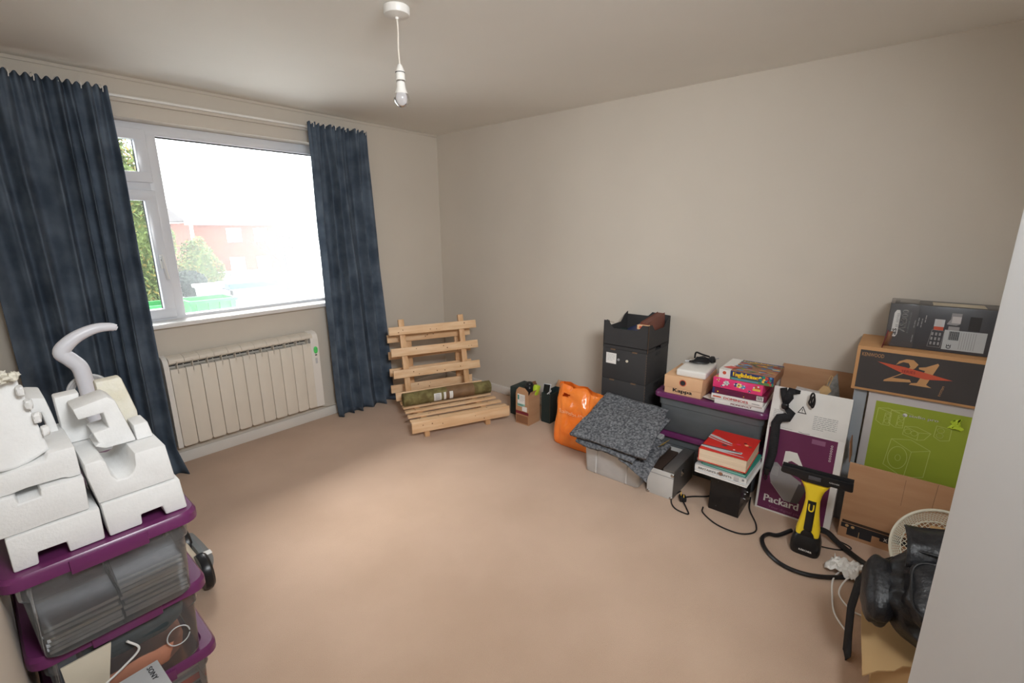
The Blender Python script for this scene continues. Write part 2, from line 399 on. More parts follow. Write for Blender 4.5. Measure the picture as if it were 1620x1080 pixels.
# window
win = thing('window_1', None, None, (0, 0, 0), kind='structure')
b = MB(); fy0, fy1 = .12, .185
MU0, MU1 = -2.262, -2.212
b.box(WX0, WX1, fy0, fy1, 2.112, WZ1, 'upvc', .004).box(WX0, WX1, fy0, fy1, WZ0+.01, .985, 'upvc', .004)
b.box(WX0, WX0+.06, fy0+.001, fy1, .97, 2.13, 'upvc', .004).box(WX1-.05, WX1, fy0+.001, fy1, .97, 2.13, 'upvc', .004)
b.box(MU0-.02, MU1, fy0+.001, fy1, .97, 2.13, 'upvc', .004)
b.box(WX0+.05, MU0, fy0+.002, fy1, 1.778, 1.836, 'upvc', .004)
for a in (2.112,): b.box(MU1, WX1-.05, .14, .15, 2.105, 2.113, 'dark_slot')
b.build('window_frame', win)
def sash(x0, x1, z0, z1, wd, nm):
    q = MB()
    q.box(x0, x1, .102, .165, z1-wd, z1, 'upvc', .005).box(x0, x1, .102, .165, z0, z0+wd, 'upvc', .005)
    q.box(x0, x0+wd, .103, .165, z0+.01, z1-.01, 'upvc', .005).box(x1-wd, x1, .103, .165, z0+.01, z1-.01, 'upvc', .005)
    q.box(x1-wd-.003, x1-wd+.002, .15, .157, z0+wd, z1-wd, 'dark_slot')
    q.build(nm, win)
    MB().box(x0+wd-.005, x1-wd+.005, .158, .162, z0+wd-.005, z1-wd+.005, 'clear_glass').build('window_pane', win)
sash(WX0+.045, MU0-.004, .978, 1.785, .062, 'casement_sash')
sash(WX0+.045, MU0-.004, 1.832, 2.142, .062, 'vent_sash')
g = MB(); cxg = (MU1+WX1-.05)/2
g.box(-(cxg-MU1), (cxg-MU1), -.002, .002, -.575, .575, 'misted_glass').build('window_pane', win, loc=(cxg, .158, 1.545))
b = MB(); b.box(-2.312, -2.288, .090, .103, 1.30, 1.39, 'white_plastic', .004)
b.tube([(-2.300, .092, 1.375), (-2.300, .070, 1.375), (-2.300, .064, 1.355), (-2.295, .062, 1.30), (-2.288, .064, 1.235)], lambda t: (.0085, .006), 'white_plastic')
b.box(-2.305, -2.295, .0875, .0905, 1.352, 1.360, 'ink').build('window_handle', win)
MB().box(WX0+.001, WX1-.001, .001, .12, WZ0, .965, 'sill_white').box(WX0-.04, WX1+.04, -.045, .001, .935, .965, 'sill_white', .006).build('window_sill', win)

# curtain rail
t = thing('curtain_rail', 'painted batten with slim white curtain track above the window', 'curtain rail', (-1.93, 0, 2.28))
MB().box(-1.17, 1.07, -.022, 0, -.022, .024, 'wall_paint', .004).build('batten', t)
MB().box(-1.16, 1.06, -.040, -.022, -.004, .010, 'white_plastic', .003).build('track', t)

def curtain(name, x0, x1, b0, b1, folds, seed, label, flare=0, zt=2.30):
    t = thing(name, label, 'curtain', ((x0+x1)/2, -.10, 0), group='curtains at the window')
    cx = (x0+x1)/2
    def fn(u, v):
        z = zt - (zt-.004)*v
        e = min(1, v*5); k = v**1.5
        ph = 2*PI*folds*(u+.035*math.sin(7*u+seed)+.022*math.sin(14*u+seed*2)+.015*math.sin(3*v+u*5+seed)*e) + 1.3*noise.noise(Vector((u*3, v*1.4, seed)))
        amp = (.009+.018*e+.010*k)*(1+.5*noise.noise(Vector((u*7, v*1.5, seed+7))))
        y = -amp*math.sin(ph) - .007*math.sin(ph*2.1+seed)*e - .010*math.sin(ph*.47+1)
        y += -.012*(1-e)*math.sin(2*PI*folds*2.2*u) - .012*noise.noise(Vector((u*5, v*5, seed+3)))
        xa = x0+(b0-x0)*v; xb = x1+(b1-x1)*v
        x = xa+(xb-xa)*u+.006*math.cos(ph)*e
        if v > .93: y += -flare*(v-.93)/.07*(.4+.6*u); x += flare*.3*(v-.93)/.07
        if v < .05: z += .008*math.sin(2*PI*folds*2.2*u)*(1-v/.05)
        return (x-cx, y, z)
    o = MB().grid(fn, 260, 60, 'velvet').build('curtain_fabric', t, smooth=80); solid(o, .003)
    n = int((x1-x0)/.085)
    for i in range(n+1):
        xx = x0-cx+.03+(x1-x0-.06)*i/n
        h = MB().tube([(xx, .045, zt+.004), (xx+.004, .0, zt+.012), (xx+.008, -.028, zt-.004), (xx+.006, -.030, zt-.030)], .0022, 'white_plastic', n=6, sub=3)
        h.build('curtain_hook', t)
    return t
curtain('curtain', -3.04, -2.452, -3.06, -2.46, 7, 1.3, 'dusty blue velvet curtain hanging at the left side of the window', .09)
curtain('curtain', -1.328, -.836, -1.325, -.76, 5.5, 4.1, 'dusty blue velvet curtain hanging right of the window by the pine futon', .02)

# radiator
t = thing('radiator', 'cream panelled electric radiator on the wall beneath the window sill', 'radiator', (-1.93, -.015, .145))
b = MB(); W2 = .508; NS = 11; sw = .945/NS; xs0 = -W2+.03
b.box(-W2+.03, W2-.06, -.045, -.01, .02, .56, 'radiator_grey')
for i in range(NS):
    x = xs0+i*sw
    b.prism([(x+.0012, .53), (x+.0012, .012), (x+.010, .0), (x+sw-.010, .0), (x+sw-.0012, .012), (x+sw-.0012, .53)], -.088, -.078, 'radiator_cream', bev=.003)
    b.box(x+.0012, x+sw-.0012, -.080, -.04, .02, .515, 'radiator_cream')
    cap = [(-.088, .582), (-.085, .592), (-.072, .601), (-.05, .607), (-.005, .609), (-.005, .590), (-.06, .588), (-.080, .575), (-.088, .570)]
    b.add([(xx, y, z) for xx in (x+.001, x+sw-.001) for y, z in cap], [tuple(range(9)), tuple(range(9, 18))[::-1]]+[(k, (k+1) % 9, 9+(k+1) % 9, 9+k) for k in range(9)], 'radiator_cream')
    b.box(x+sw*.5-.0015, x+sw*.5+.0015, -.088, -.04, .50, .585, 'radiator_cream')
    b.box(x+.003, x+sw-.003, -.052, -.046, .555, .580, 'radiator_cream')
    b.box(x+.003, x+sw-.003, -.047, -.044, .545, .555, 'dark_slot')
    b.box(x+.003, x+sw-.003, -.070, -.045, .50, .532, 'radiator_grey')
b.build('fin_panels', t)
pr = [(-.010, -.005), (-.090, .0), (-.090, .55), (-.080, .59), (-.055, .61), (-.004, .615), (0, .60), (0, 0)]
def side(x0, x1):
    return MB().add([(x, y, z) for x in (x0, x1) for y, z in pr], [tuple(range(8)), tuple(range(8, 16))[::-1]]+[(k, 8+k, 8+(k+1) % 8, (k+1) % 8) for k in range(8)], 'radiator_side')
side(-W2, -W2+.028).build('end_cap', t, smooth=50)
cp = side(W2-.062, W2).build('control_panel', t, smooth=50)
MB().ball((W2-.028, -.093, .47), (.016, .006, .028), 'green_led', e=.8).rect(W2-.036, .425, W2-.020, .434, 'ink', FR(0, -.091, 0)).rect(W2-.038, .36, W2-.020, .405, 'light_grey', FR(0, -.091, 0)).build('control_dial', cp, label='green round control dial')
MB().tube([(W2-.03, -.04, .02), (W2-.01, -.03, -.02), (W2+.06, -.02, -.045), (W2+.16, -.012, -.05)], .003, 'cord_white').build('power_cable', t)

# pendant lamp
t = thing('pendant_lamp', 'white ceiling rose with a short flex and bare opal bulb', 'lamp', (-1.84, -1.88, H))
MB().lathe([(.047, 0), (.052, -.003), (.052, -.025), (.049, -.031), (.018, -.037), (.007, -.038), (.006, -.045)], 'white_plastic').build('ceiling_rose', t)
MB().tube([(0, 0, -.04), (.002, .001, -.09), (-.002, 0, -.15), (.001, 0, -.22)], .0033, 'cord_white').build('flex', t)
MB().lathe([(.004, -.205), (.009, -.21), (.017, -.228), (.019, -.236)], 'white_plastic').lathe([(.0195, -.236), (.0195, -.2385)], 'ink').lathe([(.018, -.2385), (.019, -.245), (.019, -.262), (.0205, -.264), (.0205, -.267)], 'white_plastic').lathe([(.017, -.267), (.017, -.272)], 'chrome').build('lamp_holder', t)
plastic_clear('opal', (240, 238, 240), .9, .5)
MB().lathe([(.014, -.27), (.017, -.276), (.019, -.295), (.025, -.312), (.029, -.318)], 'white_plastic').lathe([(.029, -.318), (.0315, -.328), (.031, -.34), (.027, -.353), (.018, -.363), (.006, -.368), (0, -.3685)], 'opal').build('bulb', t)

# ------------------------------------------------------------------ futon frame (local x along the front rail, y into depth)
FA = -24.5
fut = thing('futon_frame', 'low pine slatted futon base with an upright slatted back, a rolled mat lying on it', 'futon frame', (-1.195, -.94, 0), FA)
def slat(L, wd, th, x0, y0, z0, M=None, knots=True, seed=0, m='pine', upright=False):
    q = MB()
    if upright: q.box(x0, x0+L, y0, y0+th, z0, z0+wd, m, .004, M)
    else: q.box(x0, x0+L, y0, y0+wd, z0, z0+th, m, .004, M)
    if knots:
        rd = random.Random(seed)
        for k in range(5):
            xx = x0+L*(.08+.84*rd.random()); e = wd*(.25+.5*rd.random()); r_ = .003+.003*rd.random()
            if upright: q.disc(xx, z0+e, r_, 'knot', (M or Matrix())@FR(0, y0, 0), n=10)
            else: q.disc(xx, y0+e, r_, 'knot', (M or Matrix())@TP(0, 0, z0+th), n=10)
    return q
slat(.80, .085, .022, 0, -.022, .055, upright=True, seed=1).build('front_rail', fut)
for i, (y0, wd) in enumerate(((.0, .056), (.108, .05), (.212, .05), (.316, .05), (.42, .05))):
    slat(.79-.008*i, wd, .016, .004*i, y0, .124, seed=i+3).build('seat_slat', fut)
for x0 in (.10, .60):
    q = MB().box(x0, x0+.045, .0, .50, .06, .1235, 'pine_dark', .003); q.build('bearer', fut)
    MB().box(x0+.002, x0+.040, .005, .045, 0, .06, 'pine_dark', .003).build('leg', fut)
    MB().box(x0+.002, x0+.040, .45, .49, 0, .06, 'pine_dark', .003).build('leg', fut)
lean = 12.5
Mb = T(0, .505, .10, rx=-lean)
for x0 in (.085, .615):
    MB().box(x0, x0+.048, 0, .034, -.02, .715, 'pine_dark', .004, Mb).build('back_post', fut)
for i, z in enumerate((.035, .222, .405, .585)):
    slat(.775, .070, .02, -.005, -.021, z, Mb, seed=i+20, upright=True).build('back_slat', fut)
# second slatted panel behind it
pan = thing('slatted_panel', 'pine slatted panel standing behind the upright back of the futon in the corner', 'slatted panel', (-1.195, -.94, 0), FA)
Mp = T(0, .735, .0, rx=-4)
for x0 in (.14, .615):
    MB().box(x0, x0+.075, 0, .03, 0, .70, 'pine_dark', .004, Mp).build('post', pan)
for i, z in enumerate((.13, .28, .43, .58)):
    slat(.76, .070, .02, .0, -.021, z, Mp, seed=i+40, upright=True).build('slat', pan)

# rolled mat
t = thing('rolled_mat', 'olive green rolled mat in brown wrap lying across the pine futon base', 'rolled mat', (-1.195, -.94, .1405), FA)
def rollfn(x0, x1, r0):
    def fn(u, v):
        x = x0+(x1-x0)*u; a = 2*PI*v
        k = r0*(1+.03*math.sin(3*a+x*9)+.04*noise.noise(Vector((x*5, math.cos(a)*2, math.sin(a)*2))))
        return (x, .345+k*math.cos(a), .058+k*.97*math.sin(a))
    return fn
MB().grid(rollfn(.02, .775, .055), 60, 32, 'olive_roll').tube([(0.021, .345+.045*math.cos(a)*(1-a/20), .058+.045*math.sin(a)*(1-a/20)) for a in [k*.6 for k in range(22)]], .0035, 'olive_roll', n=6, sub=2).lathe([(.0, 0), (.052, .001), (.052, .004), (0, .005)], 'olive_roll', T(.022, .345, .058, ry=90)).lathe([(.0, 0), (.052, .001), (.052, .004), (0, .005)], 'olive_roll', T(.770, .345, .058, ry=90)).build('mat', t, smooth=70)
MB().grid(rollfn(.38, .62, .0565), 30, 32, 'brown_wrap').build('brown_wrapper', t, smooth=70, label='brown paper wrapper')
lb = MB(); Mr = lambda x: None
for x0, x1, mm in ((.262, .325, 'paper'), (.345, .365, 'paper'), (.365, .395, 'brown_wrap'), (.395, .425, 'paper')):
    def fn(u, v, x0=x0, x1=x1):
        a = R(150+65*v); return (x0+(x1-x0)*u, .345+.0605*math.cos(a)*1.0, .058+.0605*math.sin(a))
    lb.grid(fn, 4, 14, mm)
for k in range(5):
    def fn(u, v, k=k):
        a = R(158+10*k+4*v); return (.272+.040*u, .345+.0612*math.cos(a), .058+.0612*math.sin(a))
    lb.grid(fn, 3, 2, 'ink_grey')
lb.build('label', t, smooth=70)

# ------------------------------------------------------------------ helpers for goods along the right wall
# local frame: front looks to -Y, world front looks to -X after turning by -90
def open_box(wd, d, h, th, m, inner=None, floor=True):
    q = MB(); inner = inner or m
    q.box(-wd/2, wd/2, -d/2, -d/2+th, 0, h, m).box(-wd/2, wd/2, d/2-th, d/2, 0, h, m)
    q.box(-wd/2, -wd/2+th, -d/2+th, d/2-th, 0, h, m).box(wd/2-th, wd/2, -d/2+th, d/2-th, 0, h, m)
    q.box(-wd/2+th, wd/2-th, -d/2+th, d/2-th, 0, th, inner)
    return q

# green-black box behind the wine carrier
t = thing('bottle_box', 'dark green upright cardboard box behind the brown bottle carrier', 'box', (-.235, -1.24, 0), -90)
MB().box(-.065, .065, -.095, .095, 0, .245, 'green_card', .003).rect(-.065, .14, .065, .143, 'green_card', FR(0, -.095, 0), .001).build('carton', t)
MB().box(-.03, .03, -.02, .02, .245, .248, 'green_card').build('lid_tab', t)

# brown carrier with handle flap
t = thing('bottle_carrier', 'open brown cardboard bottle carrier with a white label, between two dark boxes', 'bottle carrier', (-.372, -1.398, 0), -90)
b = open_box(.130, .150, .255, .003, 'cardboard', 'cardboard_dark')
b.prism([(-.062, .255), (-.055, .285), (-.03, .312), (.03, .312), (.062, .285), (.064, .255)], -.077, -.074, 'cardboard')
b.prism([(-.062, .255), (-.03, .315), (-.0, .325), (.02, .335), (.04, .30), (.064, .255)], .072, .075, 'cardboard_dark')
b.add([(.065, -.075, .255), (.065, .075, .255), (.075, .06, .285), (.075, -.06, .285)], [(0, 1, 2, 3)], 'cardboard')
F = FR(-.065, -.075, 0); 
b.rect(.0, .085, .13, .110, 'dark_red', F).rect(0.005, .01, .125, .075, 'cardboard_dark', F)
b.build('carton', t)
b = MB(); F = FR(-.065, -.0755, 0); b.rect(.018, .16, .095, .255, 'paper', F).rect(.018, .16, .095, .175, 'pale_teal', F, .0009).rect(.022, .205, .036, .245, 'teal', F, .0009).rect(.065, .115, .115, .155, 'paper', F).rect(.018, .150, .072, .165, 'pale_teal', F, .0009).lines_of_text(.042, .238, .045, 6, .008, 'ink_grey', F, .0018)
b.build('label', t)
MB().ball((0, 0, 0), (.042, .038, .055), 'black_plastic', e=.8, nz=.1).ball((0, .0, .052), (.03, .03, .02), 'black_plastic').build('black_pouch', loc=(-.36, -1.405, .27), label='black bulging item poking out of the brown bottle carrier', cat='pouch')
MB().box(-.026, .026, -.02, .02, -.045, .04, 'lime', .008, T(ry=14, rx=10)).build('lime_packet', loc=(-.335, -1.452, .275), label='lime yellow packet tucked in the brown bottle carrier', cat='packet')

# black box right of it
t = thing('bottle_box', 'black cardboard box with oddments in its open top beside the orange bag', 'box', (-.20, -1.525, 0), -90)
open_box(.085, .20, .25, .003, 'green_card', 'black_matte').line([(.0425, .0), (.0425, .25)], .0015, 'card_edge', FR(0, -.1, 0)).build('carton', t)
MB().add([(-.043, .099, .25), (.043, .099, .25), (.046, .12, .30), (-.03, .12, .305)], [(0, 1, 2, 3)], 'cardboard').build('rear_flap', t)
t = thing('photo_frame', 'small black picture frame with silver border in the black box', 'picture frame', (-.27, -1.50, .215), -70, rot=(R(-20), R(0), R(-80)))
MB().box(-.033, .033, 0, .008, .0, .10, 'light_grey', .002).build('frame', t)
MB().box(-.027, .027, -.002, .0, .006, .094, 'black_plastic').build('picture', t)
t = MB().tube([(-.035, -.01, 0), (-.015, -.02, .014), (.01, -.012, .006), (.03, .0, .012), (.04, .03, .0)], .004, 'light_grey').build('cable', loc=(-.275, -1.535, .252), label='short pale cable lying over the black box rim', cat='cable')

# orange carrier bag
t = thing('carrier_bag', 'bright orange plastic supermarket carrier bag standing on the carpet', 'carrier bag', (-.47, -1.95, 0), -90)
def bagloop(z, k):
    L = []; n = 120; f = z/.45
    wd = .190*(1-.03*f) + .006*math.sin(9*f); dp = .085*(1-.72*f**1.6)+.006
    for i in range(n):
        a = 2*PI*i/n; ca, sa = math.cos(a), math.sin(a)
        x = wd*math.copysign(abs(ca)**.55, ca); y = dp*math.copysign(abs(sa)**.6, sa)
        nn = noise.noise(Vector((x*14, y*14, z*11))); n2 = noise.noise(Vector((x*30+5, y*20, z*6)))
        y += (.030*nn+.016*n2)*(.35+f); x += .010*noise.noise(Vector((z*12, y*10, 3)))
        ztop = z + (f**3)*(.0 - .030*max(0, (x+.05)/.2) + .010*math.sin(x*40))
        L.append((x, y, ztop))
    return L
zs = [0, .008, .03, .06, .10, .14, .18, .22, .25, .28, .31, .33, .345, .36, .375, .39, .405, .42, .435, .448]
loops = [bagloop(z, 0) for z in zs]
loops[0] = [(x*.93, y*.93, 0) for x, y, z in loops[0]]
V = [p for l in loops for p in l]; n = 120; Fc = []
for i in range(len(zs)-1):
    for k in range(n):
        p = loops[i][k]; cx_, cz_ = -.055, .375
        c_ = Vector(loops[i][k])+Vector(loops[i+1][(k+1) % n]); c_ /= 2
        if ((c_.x+.085)/.032)**2+((c_.z-.378)/.011)**2 < 1: continue
        Fc.append((i*n+k, i*n+(k+1) % n, (i+1)*n+(k+1) % n, (i+1)*n+k))
Fc.append(tuple(range(n))[::-1])
o = MB().add(V, Fc, 'orange_film').build('bag', t, smooth=60)
V, Fx, tw, th = text_geo("Sainsbury's"); q = MB(); P = []
for a, c_ in V:
    x = -.135+a/tw*.25; z = .235+c_/th*.04
    rows = min(range(len(zs)), key=lambda i: abs(zs[i]-z)); lp = [p for p in loops[rows] if p[1] < 0]; pn = min(lp, key=lambda p: abs(p[0]-x))
    P.append((x, pn[1]-.010, z))
q.add(P, Fx, 'orange_print').build('bag_lettering', t)

# black archive crates
def crate(z0, h, open_top, dx=0, lab='', sticker=False):
    t = thing('storage_crate', lab, 'crate', (-.195-dx, -2.222, z0), -90, group='black cardboard crates')
    W_, D_ = .325, .35
    if open_top:
        q = MB(); th = .004
        q.prism([(-W_/2, 0), (W_/2, 0), (W_/2, h), (W_/2-.045, h+.0), (W_/2-.075, h-.04), (-W_/2+.075, h-.045), (-W_/2+.045, h-.012), (-W_/2+.04, h+.006), (-W_/2, h+.006)], -D_/2, -D_/2+th, 'black_card')
        q.prism([(-W_/2, 0), (W_/2, 0), (W_/2, h+.02), (.03, h+.03), (-.0, h-.0), (-.06, h), (-W_/2, h)], D_/2-th, D_/2, 'black_card')
        Ms = Matrix(((0, 1, 0, 0), (1, 0, 0, 0), (0, 0, 1, 0), (0, 0, 0, 1)))
        side_poly = [(-D_/2, 0), (-.045, 0), (-.045, .022), (.045, .022), (.045, 0), (D_/2, 0), (D_/2, h+.02), (D_/2-.05, h-.0), (D_/2-.10, h-.045), (-D_/2+.10, h-.045), (-D_/2+.05, h), (-D_/2, h)]
        q.prism(side_poly, -W_/2, -W_/2+th, 'black_card', Ms).prism(side_poly, W_/2-th, W_/2, 'black_card', Ms)
        q.box(-W_/2, W_/2, -D_/2, D_/2, .023, .027, 'black_card')
        q.box(W_/2-.0005, W_/2+.0005, -D_/2-.0008, -D_/2+.004, .0, h, 'card_edge').box(-W_/2+.04, -W_/2+.075, -D_/2-.0008, -D_/2+.004, h-.004, h-.002, 'card_edge')
    else:
        q = MB().box(-W_/2, W_/2, -D_/2, D_/2, 0, h, 'black_card', .002)
        for k in range(12):
            q.rect(W_-.004, .012+k*h/12.5, W_-.001, .012+k*h/12.5+.006, 'card_edge', FR(-W_/2, -D_/2, 0))
        for xx in (.06, .22):
            q.box(-W_/2+xx, -W_/2+xx+.035, -D_/2-.003, -D_/2+.01, h-.008, h+.001, 'card_edge')
        q.box(W_/2-.001, W_/2+.0008, -.04, .04, h-.035, h-.012, 'ink')
        q.line([(W_-.006, 0), (W_-.006, h)], .001, 'card_edge', FR(-W_/2, -D_/2, 0))
    q.build('carton', t)
    if sticker:
        F = FR(-W_/2, -D_/2, 0)
        MB().rect(.028, .11, .105, .185, 'paper', F).lines_of_text(.036, .172, .06, 5, .010, 'ink_grey', F, .002).build('label_sticker', t)
        for xx, mm in ((.122, 'ink_grey'), (.185, 'cream_box')):
            MB().lathe([(.009, 0), (.009, .004), (0, .006)], mm, T(-W_/2+xx, -D_/2, .145, rx=90)).build('stud', t)
    return t
crate(0, .268, False, 0, 'black cardboard crate at the foot of the stack behind the grey blanket')
crate(.27, .248, False, 0, 'black cardboard crate just above the grey blanket, second from the floor')
crate(.520, .215, False, .0, 'black cardboard crate with a white sticker and two studs, third up', True)
crate(.737, .185, True, -.0, 'open black cardboard tray on top of the stack, filled with books')
# books in the top crate
def book(name, wd, d, h, cover, pages, loc, rz, label, rot=None, group=None, spine='L', art=None):
    t = thing(name, label, 'book', loc, rz, group=group, rot=rot)
    c = .0022
    q = MB().box(-wd/2, wd/2, -d/2, d/2, 0, c, cover).box(-wd/2, wd/2, -d/2, d/2, h-c, h, cover)
    q.box(-wd/2, -wd/2+c, -d/2, d/2, 0, h, cover)
    if art: art(q)
    q.build('cover', t)
    MB().box(-wd/2+c, wd/2-.004, -d/2+.004, d/2-.004, c, h-c, pages).build('pages', t)
    return t
book('book', .20, .27, .052, 'book_brown', 'book_brown', (-.20, -2.365, .855), 0, 'thick brown-red book standing up out of the top black crate', rot=(Matrix.Rotation(R(-7), 3, 'Y') @ Matrix(((0, 1, 0), (0, 0, 1), (1, 0, 0)))).to_euler())
book('book', .20, .26, .03, 'navy', 'page_cream', (-.20, -2.235, .84), 0, 'blue covered book tilted beside the brown-red one in the top crate', rot=(R(5), R(-28), R(-80)))
book('book', .14, .22, .028, 'green_card', 'page_cream', (-.20, -2.12, .80), -90, 'dark green book lying flat at the left of the top crate')
MB().box(-.14, .14, -.12, .12, 0, .034, 'cardboard_dark', .002).build('brown_folder', loc=(-.20, -2.22, .765), rz=-90, label='brown card folder flat in the bottom of the top black crate', cat='folder')
MB().box(-.036, .036, -.02, .02, 0, .030, 'kappa_card', .002, T(0, 0, 0, rx=0)).rect(-.02, .008, .02, .024, 'rust', FR(0, -.02, 0)).build('small_box', loc=(-.345, -2.335, .893), rz=-90, label='small tan carton with a red mark at the front edge of the top crate', cat='box')

# ------------------------------------------------------------------ purple lidded tubs
TH, TW, TD = .265, .655, .385
def make_tub(body_mat):
    t = thing('storage_tub', 'tub', 'storage tub')
    q = MB(); lo = lambda k, z, r=.035: rr(TW-k, TD-k, r, z, 6)
    q.loft([lo(.085, .002), lo(.078, .006), lo(.062, .175), lo(.050, .180), lo(.045, .240)], body_mat, cap1=False)
    q.build('tub_body', t, smooth=40)
    q = MB(); L = lambda k, z, r=.04: rr(TW-k, TD-k, r, z, 6)
    q.loft([L(.022, TH-.034), L(.0, TH-.032), L(-.0, TH-.010), L(.012, TH-.0005), L(.060, TH-.0005), L(.068, TH-.008), L(.10, TH-.008)], 'purple', cap0=False)
    q.loft([L(.022, TH-.034), L(.030, TH-.020)], 'purple', cap0=False, cap1=False)
    q.build('lid', t, smooth=40)
    for sx in (-1, 1):
        q = MB(); x = sx*(TW/2+.0005)
        q.box(min(x, x+sx*.006), max(x, x+sx*.006), -.075, .075, TH-.040, TH-.004, 'purple', .003)
        q.build('latch', t)
    return t
def copy_tree(o, parent=None):
    c = o.copy(); COL.objects.link(c); c.parent = parent
    for ch in o.children: copy_tree(ch, c)
    return c
tub_r = make_tub('clear_grey'); tub_r.location = (-.247, -2.80, .265); tub_r.rotation_euler = (0, 0, R(-90))
tub_r['label'] = 'grey translucent tub with purple lid carrying the shoebox and board games'; tub_r['group'] = 'tubs by the right wall'
t2 = copy_tree(tub_r); t2.location = (-.225, -2.80, 0); t2['label'] = 'grey translucent tub with purple lid on the floor, lower of the right pair'
for z in (0.0, .265):
    MB().box(-.24, .24, -.13, .13, .010, .20, 'dark_cloth', .02).build('packed_cloth', loc=(-.225, -2.80, z), rz=-90,
        label='dark grey packed contents filling the %s tub by the right wall' % ('lower' if z == 0 else 'upper'), cat='contents')
tub_l = make_tub('clear_tub'); tub_l['group'] = 'tubs stacked by the left wall'
spots = [(-3.035, -1.755, 0, 'clear tub with purple lid at the bottom of the left stack'), (-3.040, -1.795, TH, 'clear tub with purple lid in the middle of the left stack, brown cloth inside'), (-3.045, -1.865, 2*TH, 'clear tub with purple lid topmost of the left stack, holding disc cases')]
for i, (x, y, z, lb_) in enumerate(spots):
    o = tub_l if i == 0 else copy_tree(tub_l)
    o.location = (x, y, z); o.rotation_euler = (0, 0, R(-90)); o['label'] = lb_
# disc cases in the top tub
def disc_case():
    t = thing('disc_case', 'c', 'disc case')
    MB().box(-.071, .071, -.0625, .0625, 0, .0098, 'case_clear', .0012).build('case', t)
    MB().box(-.066, .068, -.058, .058, .0016, .0082, 'paper').build('inlay', t)
    return t
dc = disc_case(); first = True
cols = ['paper', 'navy', 'paper', 'gold', 'ink_grey', 'paper', 'box_grey', 'sky_blue']
k = 0; posn = ['left', 'right']
for si, (x0, y0, n_) in enumerate(((-3.119, -2.085, 6), (-2.971, -2.080, 9), (-3.119, -1.945, 5), (-2.971, -1.94, 6))):
    for j in range(n_):
        o = dc if first else copy_tree(dc)
        if not first:
            me = o.children[1].data.copy(); o.children[1].data = me; me.materials.clear(); me.materials.append(MATS[cols[k % 8]])
        first = False; k += 1
        o.location = (x0+.002*math.sin(k*2.1), y0+.004*math.sin(k*1.3), 2*TH+.012+.0128*j)
        o.rotation_euler = (0, 0, R(1.5*math.sin(k*3.3)))
        o['label'] = 'jewel disc case in the %s pile at the %s of the top left-hand tub' % (posn[si % 2], 'front' if si < 2 else 'back')
        o['group'] = 'disc cases, pile %s' % ('front left', 'front right', 'back left', 'back right')[si]
# contents of the middle and lower tub
def lump(name, loc, r, m, label, cat, e=.45, nz=.08, rot=(0, 0, 0)):
    q = MB().ball((0, 0, 0), r, m, e=e, nz=nz, seed=loc[0]); o = q.build(name, loc=loc, label=label, cat=cat, smooth=80); o.rotation_euler = rot; return o
lump('brown_cloth', (-3.03, -1.895, TH+.066), (.115, .20, .050), 'terracotta', 'terracotta cloth in the middle tub of the left stack', 'cloth')
lump('dark_garment', (-3.02, -1.885, TH+.158), (.120, .205, .038), 'dark_cloth', 'dark folded garment above the terracotta cloth in the middle tub', 'garment')
MB().prism([(-.05, 0), (.02, .0), (.045, .13), (-.055, .13)], -.003, .003, 'cream_box', bev=.001).build('cream_folder', loc=(-3.125, -2.108, TH+.075), rz=2, label='cream folder standing at the left front corner of the middle left tub', cat='folder')
MB().tube([(-.02, -.01, .1), (.0, -.012, .06), (-.04, -.012, .03), (-.09, -.01, .0), (-.05, -.006, -.02)], .003, 'paper').tube([(.09+.028*math.cos(a), -.008, .03+.03*math.sin(a)) for a in [k*.5 for k in range(13)]], .0018, 'light_grey', n=6, sub=2).build('white_cable', loc=(-3.03, -2.100, TH+.085), label='white cable looped inside the middle left tub', cat='cable')
for j, (zz, mm) in enumerate(((.012, 'rust'), (.062, 'rust'), (.112, 'light_grey'))):
    MB().box(-.13, .13, -.10, .10, 0, .045, 'box_grey', .003).rect(.06, .01, .13, .036, mm, FR(0, -.10, 0)).build('boxed_game', loc=(-3.02, -1.87, zz), rz=1.5*j, label=('grey boxed set with a red end, bottom one in the lowest left tub', 'grey boxed set with a red end, middle one in the lowest left tub', 'grey boxed set with a pale end, upper one in the lowest left tub')[j], cat='box', group='boxed sets in the lowest tub')

# things on the right tub's lid (top z .53, recessed .522)
t = thing('shoebox', 'tan shoebox lettered Kappa on the purple lid under a white device', 'shoebox', (-.265, -2.640, .5235), -88)
F = FR(-.112, -.155, 0)
q = MB().box(-.111, .111, -.154, .150, 0, .085, 'kappa_card', .002)
q.text('Kappa', .055, .014, .115, .030, 'ink', F, lift=.0016, bold=.0015)
q.build('carton', t)
q = MB().box(-.115, .115, -.158, .154, .045, .122, 'kappa_card', .003)
q.disc(.112, .086, .021, 'rust', FR(-.112, -.158, 0)).disc(.112, .086, .016, 'ink', FR(-.112, -.158, 0), .001)
q.build('lid', t)
t = thing('white_box_device', 'flat white plastic device box on the tan shoebox under a black cable', 'device', (-.252, -2.672, .6465), -86)
q = MB(); q.box(-.088, .088, -.155, .13, 0, .045, 'white_plastic', .012, seg=3); q.box(.080, .089, -.10, .10, .018, .020, 'ink_grey'); q.build('casing', t)
t = thing('power_lead', 'black coiled lead with a round plug on top of the white device', 'cable', (-.22, -2.67, .692), -90)
q = MB()
for k in range(5):
    q.tube([(-.055+.012*k, -.02+.008*k, .010+.004*k), (-.02, -.035+.01*k, .014+.006*k), (.04, -.01+.012*k, .012+.005*k), (.05, .02+.008*k, .016), (.0, .03+.006*k, .02+.004*k), (-.04, .008+.004*k, .012)], .0050, 'black_plastic', closed=True)
